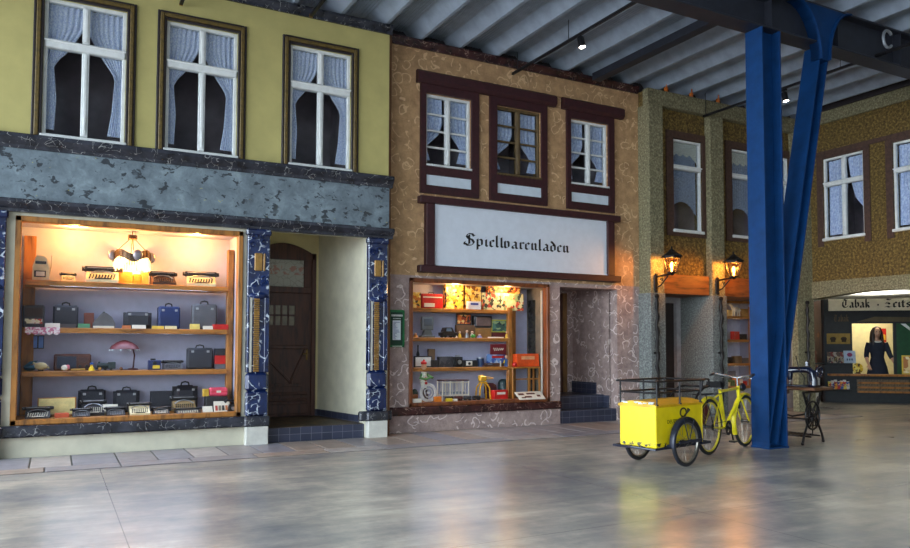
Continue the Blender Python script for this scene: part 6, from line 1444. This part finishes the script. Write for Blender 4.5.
MB().b2(-.13, .13, 0, .02, 0, .45, .004).build('frame', M('yellow_frame', (222, 190, 70), .5), pc); MB().b2(-.1, .1, -.004, .004, .03, .42).build('picture_sheet', patches('picture_print', ((226, 206, 150), (180, 120, 70), (240, 226, 190)), 8), pc)
ru0, rzt = kat(879.5, 328.5, 1.68); ru1, rzb = kat(886.5, 342, 1.68)
po = thing('red_poster', 'red and yellow poster on the lit wall behind the woman', 'poster', kw((ru0+ru1)/2, 1.695, (rzt+rzb)/2), KA)
hw_, hh_ = (ru1-ru0)/2, (rzt-rzb)/2
MB().b2(-hw_, hw_, -.008, 0, -hh_, hh_).build('poster_sheet', M('poster_red', (208, 36, 20), .6), po); MB().b2(-hw_*.2, hw_*.8, -.012, -.008, -hh_*.7, hh_*.05).ball((hw_*.3, -.01, -hh_*.1), (hw_*.4, .004, hh_*.25), 10).build('poster_motif', M('poster_yellow', (240, 190, 60), .6), po)
k_ = 0
mg = None
for r_, yy in enumerate((383, 387.6, 392)):
    z_ = kat(870, yy)[1]
    for j in range(9):
        u_ = kat(860+5.6*j, yy)[0]
        if mg is None:
            mg = leaning('newspaper', 'folded newspaper on the dark racks under the kiosk counter', 'newspaper', u_, -.05, z_, .16, .085, .02, M('newspaper_tan', (110, 96, 78), .8, var=.4, scale=24), 'newspapers under the counter', -.1)
        else:
            c_ = mg.copy(); C.objects.link(c_); c_.location = kw(u_, -.05, z_+.004)
cu, cz = kat(819, 390)
one('pale_cabinet', MB().b2(-.13, .13, 0, .35, 0, .58, .006).b2(-.14, .14, -.01, .36, .58, .6, .004), M('pale_grey_cabinet', (176, 172, 164), .5), 'pale grey low cabinet left of the kiosk', 'cabinet', kw(-.33, .06, 0), KA)

# ================================================================= the woman in the kiosk
SKIN = M('skin', (206, 160, 134), .5, var=.04); DRS = M('dark_blue_dress', (30, 36, 52), .8, var=.15); HAIR = M('dark_brown_hair', (46, 28, 24), .5, var=.2, scale=40)
up_, _ = kat(877.5, 350, .42)
pe = thing('person', 'long haired person in a dark blue dress with white collar, behind the kiosk counter', 'person', kw(up_, .42, 0), KA)
b = MB()
hz = 1.70
b.ball((0, 0, hz), (.078, .098, .115), 20).ball((0, -.03, hz-.06), (.058, .07, .062), 14)            # skull, jaw
b.cyl((0, -.09, hz+.008), (0, -.118, hz-.03), .009, .016, 8).ball((0, -.108, hz-.03), (.016, .014, .012), 8)    # nose
for s in (-1, 1): b.ball((s*.08, .005, hz-.01), (.012, .022, .032), 8)                            # ears
b.ball((0, -.088, hz-.072), (.026, .014, .009), 8)
b.tube([(0, .01, hz-.06), (0, .015, hz-.16), (0, .02, hz-.22)], [.056, .052, .07], 12)
tors = [(1.48, .10, .07), (1.43, .17, .09), (1.32, .165, .105), (1.2, .145, .1), (1.08, .125, .09), (.98, .15, .1), (.88, .175, .115), (.8, .17, .11)]
def loft(mb, rows, n=24, y0=.02, g=0):
    st = len(mb.v); mb.lathe([(1, -z) for z, a, c in rows], n=n)
    m_ = n
    for i, (z, a, c) in enumerate(rows):
        for k in range(m_): v = mb.v[st+i*m_+k]; mb.v[st+i*m_+k] = Vector((v.x*(a+g), v.y*(c+g)+y0, z))
    return mb
loft(b, tors)
b.ball((0, .02, 1.46), (.15, .08, .06), 14)
for s in (-1, 1): b.tube([(s*.085, .02, .86), (s*.09, .0, .48), (s*.085, .02, .1)], [.088, .058, .042], 12).ball((s*.085, -.05, .045), (.045, .12, .045), 12)
# arms: the image-left arm hangs bent by the hip, the other reaches out onto the counter
armL = [(-.17, .02, 1.43), (-.22, .03, 1.28), (-.245, .02, 1.13), (-.25, -.05, 1.0), (-.235, -.12, .9)]
armR = [(.17, .02, 1.43), (.225, .01, 1.29), (.265, -.03, 1.14), (.33, -.13, .96), (.385, -.23, .80)]
for A_ in (armL, armR): b.tube(A_, [.056, .05, .042, .036, .027], 12)
def hand(mb, w, d, side, spread):
    w = Vector(w); d = Vector(d).normalized(); t = d.cross(Vector((0, 0, 1))).normalized() if abs(d.z) < .95 else Vector((1, 0, 0)); nrm = t.cross(d)
    mb.tube([w, w+d*.04, w+d*.085], [.026, .036, .034], 10)
    for k, (off, ln) in enumerate(((-.028, .062), (-.01, .075), (.01, .07), (.027, .054))):
        p = w+d*.08+t*off; mb.tube([p, p+d*ln*.5+t*off*spread, p+d*ln*.95+nrm*-.012+t*off*spread*1.5], [.0095, .009, .0075], 8)
    p = w+d*.025+t*side*.03; mb.tube([p, p+d*.03+t*side*.025, p+d*.062+t*side*.03], [.012, .0105, .009], 8)
hand(b, armL[-1], (.1, -.45, -.8), 1, .3); hand(b, armR[-1], (.35, -.75, -.18), -1, .4)
bo = b.build('body', SKIN, pe); md = bo.modifiers.new('fuse', 'REMESH'); md.mode = 'VOXEL'; md.voxel_size = .0055; md.use_smooth_shade = True
sm_ = bo.modifiers.new('smooth', 'SMOOTH'); sm_.iterations = 3; sm_.factor = .5
d = MB(); loft(d, [(1.475, .115, .078), (1.43, .178, .098), (1.32, .172, .115), (1.2, .152, .108), (1.08, .135, .1), (.98, .16, .11), (.85, .2, .135), (.6, .25, .18), (.42, .28, .21)], g=.008)
for A_ in (armL, armR): d.tube([A_[0], A_[1], A_[2], (Vector(A_[2])*.55+Vector(A_[3])*.45)], [.07, .062, .054, .052], 12)
dd = d.build('dress', DRS, pe); md = dd.modifiers.new('fuse', 'REMESH'); md.mode = 'VOXEL'; md.voxel_size = .01; md.use_smooth_shade = True
MB().tube([(.1*cos(a), .005-.075*sin(a), 1.482-.03*sin(a)) for a in [PI*k/12 for k in range(13)]], .02, 8).build('collar', M('white_collar', (228, 226, 220), .7), pe)
h = MB().ball((0, .04, hz+.025), (.095, .1, .115), 28)
for s in (-1, 1):
    for k in range(4): h.tube([(s*.05, .0+.02*k, hz+.1), (s*(.088+.004*k), -.02+.03*k, hz), (s*(.098+.006*k), -.03+.035*k, hz-.13), (s*(.105+.01*k), -.045+.03*k, hz-.26), (s*.1, -.06+.03*k, hz-.36)], [.03, .035, .036, .032, .012], 8)
h.ball((0, .07, hz-.14), (.1, .06, .18), 14)
hh = h.build('hair', HAIR, pe)
# carve the face out of the hair: the cap sits behind the hairline
for v in hh.data.vertices:
    if v.co.y < -.02 and abs(v.co.x) < .066 and hz-.3 < v.co.z < hz+.075: v.co.y = -.02
EYE_ = M('eye_dark', (40, 30, 26), .2); 
for s in (-1, 1): MB().ball((s*.032, -.088, hz+.012), (.014, .008, .008), 10).build('eye', EYE_, pe)
MB().ball((0, -.1, hz-.07), (.024, .008, .008), 10).build('lips', M('lip_red', (150, 70, 66), .4), pe)
# ================================================================= camera, light
cam = bpy.data.cameras.new('camera'); co = bpy.data.objects.new('camera', cam); C.objects.link(co)
cam.sensor_fit = 'HORIZONTAL'; cam.sensor_width = 36; cam.lens = FPX/910*36
cam.shift_x = 0; cam.shift_y = (PPY-274)/910
R3 = Matrix((( _r2.x, _u2.x, -_fw.x), (_r2.y, _u2.y, -_fw.y), (_r2.z, _u2.z, -_fw.z)))
co.matrix_world = Matrix.Translation((0, 0, EYE)) @ R3.to_4x4()
cam.clip_end = 200
bpy.context.scene.camera = co
wd = bpy.data.worlds.new('sky'); bpy.context.scene.world = wd; wd.use_nodes = True
nt = wd.node_tree; bg = nt.nodes['Background']
tc = N(nt, 'ShaderNodeTexCoord'); sp = N(nt, 'ShaderNodeSeparateXYZ'); nt.links.new(tc.outputs['Generated'], sp.inputs[0])
nt.links.new(ramp(nt, sp.outputs[2], [(.0, (.50, .54, .60, 1)), (.06, (.76, .89, 1.0, 1)), (.3, (.76, .89, 1.0, 1)), (.8, (.72, .84, 1.0, 1))]), bg.inputs[0])
lf_ = math_(nt, 'MULTIPLY_ADD', math_(nt, 'POWER', math_(nt, 'MAXIMUM', math_(nt, 'MULTIPLY', sp.outputs[0], -1.0), 0.0), 2.0), 13.0, .8)
nt.links.new(lf_, bg.inputs[1])   # the glazed side of the hall (towards -x) is the brightest part of the sky
def area(name, loc, size, energy, col, rot=(0, 0, 0), sy=None):
    l = bpy.data.lights.new(name, 'AREA'); l.energy = energy; l.color = col; l.size = size
    if sy: l.shape = 'RECTANGLE'; l.size_y = sy
    o = bpy.data.objects.new(name, l); C.objects.link(o); o.location = loc; o.rotation_euler = rot; return o
sc = bpy.context.scene
sc.view_settings.view_transform = 'Standard'; sc.view_settings.look = 'None'; sc.view_settings.gamma = 1; sc.view_settings.use_curve_mapping = False
sc.view_settings.exposure = 0.2
sc.cycles.max_bounces = 8; sc.cycles.diffuse_bounces = 5; sc.cycles.glossy_bounces = 4; sc.cycles.transparent_max_bounces = 24
sc.cycles.caustics_reflective = False; sc.cycles.caustics_refractive = False; sc.cycles.sample_clamp_indirect = 4

for z in SA[:2]: strip(.9, SHY+.06, z-.075, 1.9, 7, (.62, .74, 1))
strip(.9, SHY+.06, SA[2]-.075, 1.9, 4, (.62, .74, 1))
for z in SB[:2]: strip(5.9, 10.93, z-.07, 1.6, 3.5, (.62, .74, 1))
strip(5.9, 10.93, SB[2]-.07, 1.7, 3)
for z in ZCs: strip(12.4, 11.34, z-.06, 1.6, 2, (1, .8, .55))
area('kiosk_ceiling_light', kw(1.2, .9, 2.4), .9, 26, (1, .88, .62))
for u, v in ((.2, .6), (1.8, .6), (.2, 2.4), (1.8, 2.4)): area('added_roof_light', kw(u, v, 2.52), 1.0, 40, (1, .96, .84), (PI, 0, 0))  # added lights without fittings, to whiten the ceiling above the kiosk sign
bpy.context.view_layer.update()
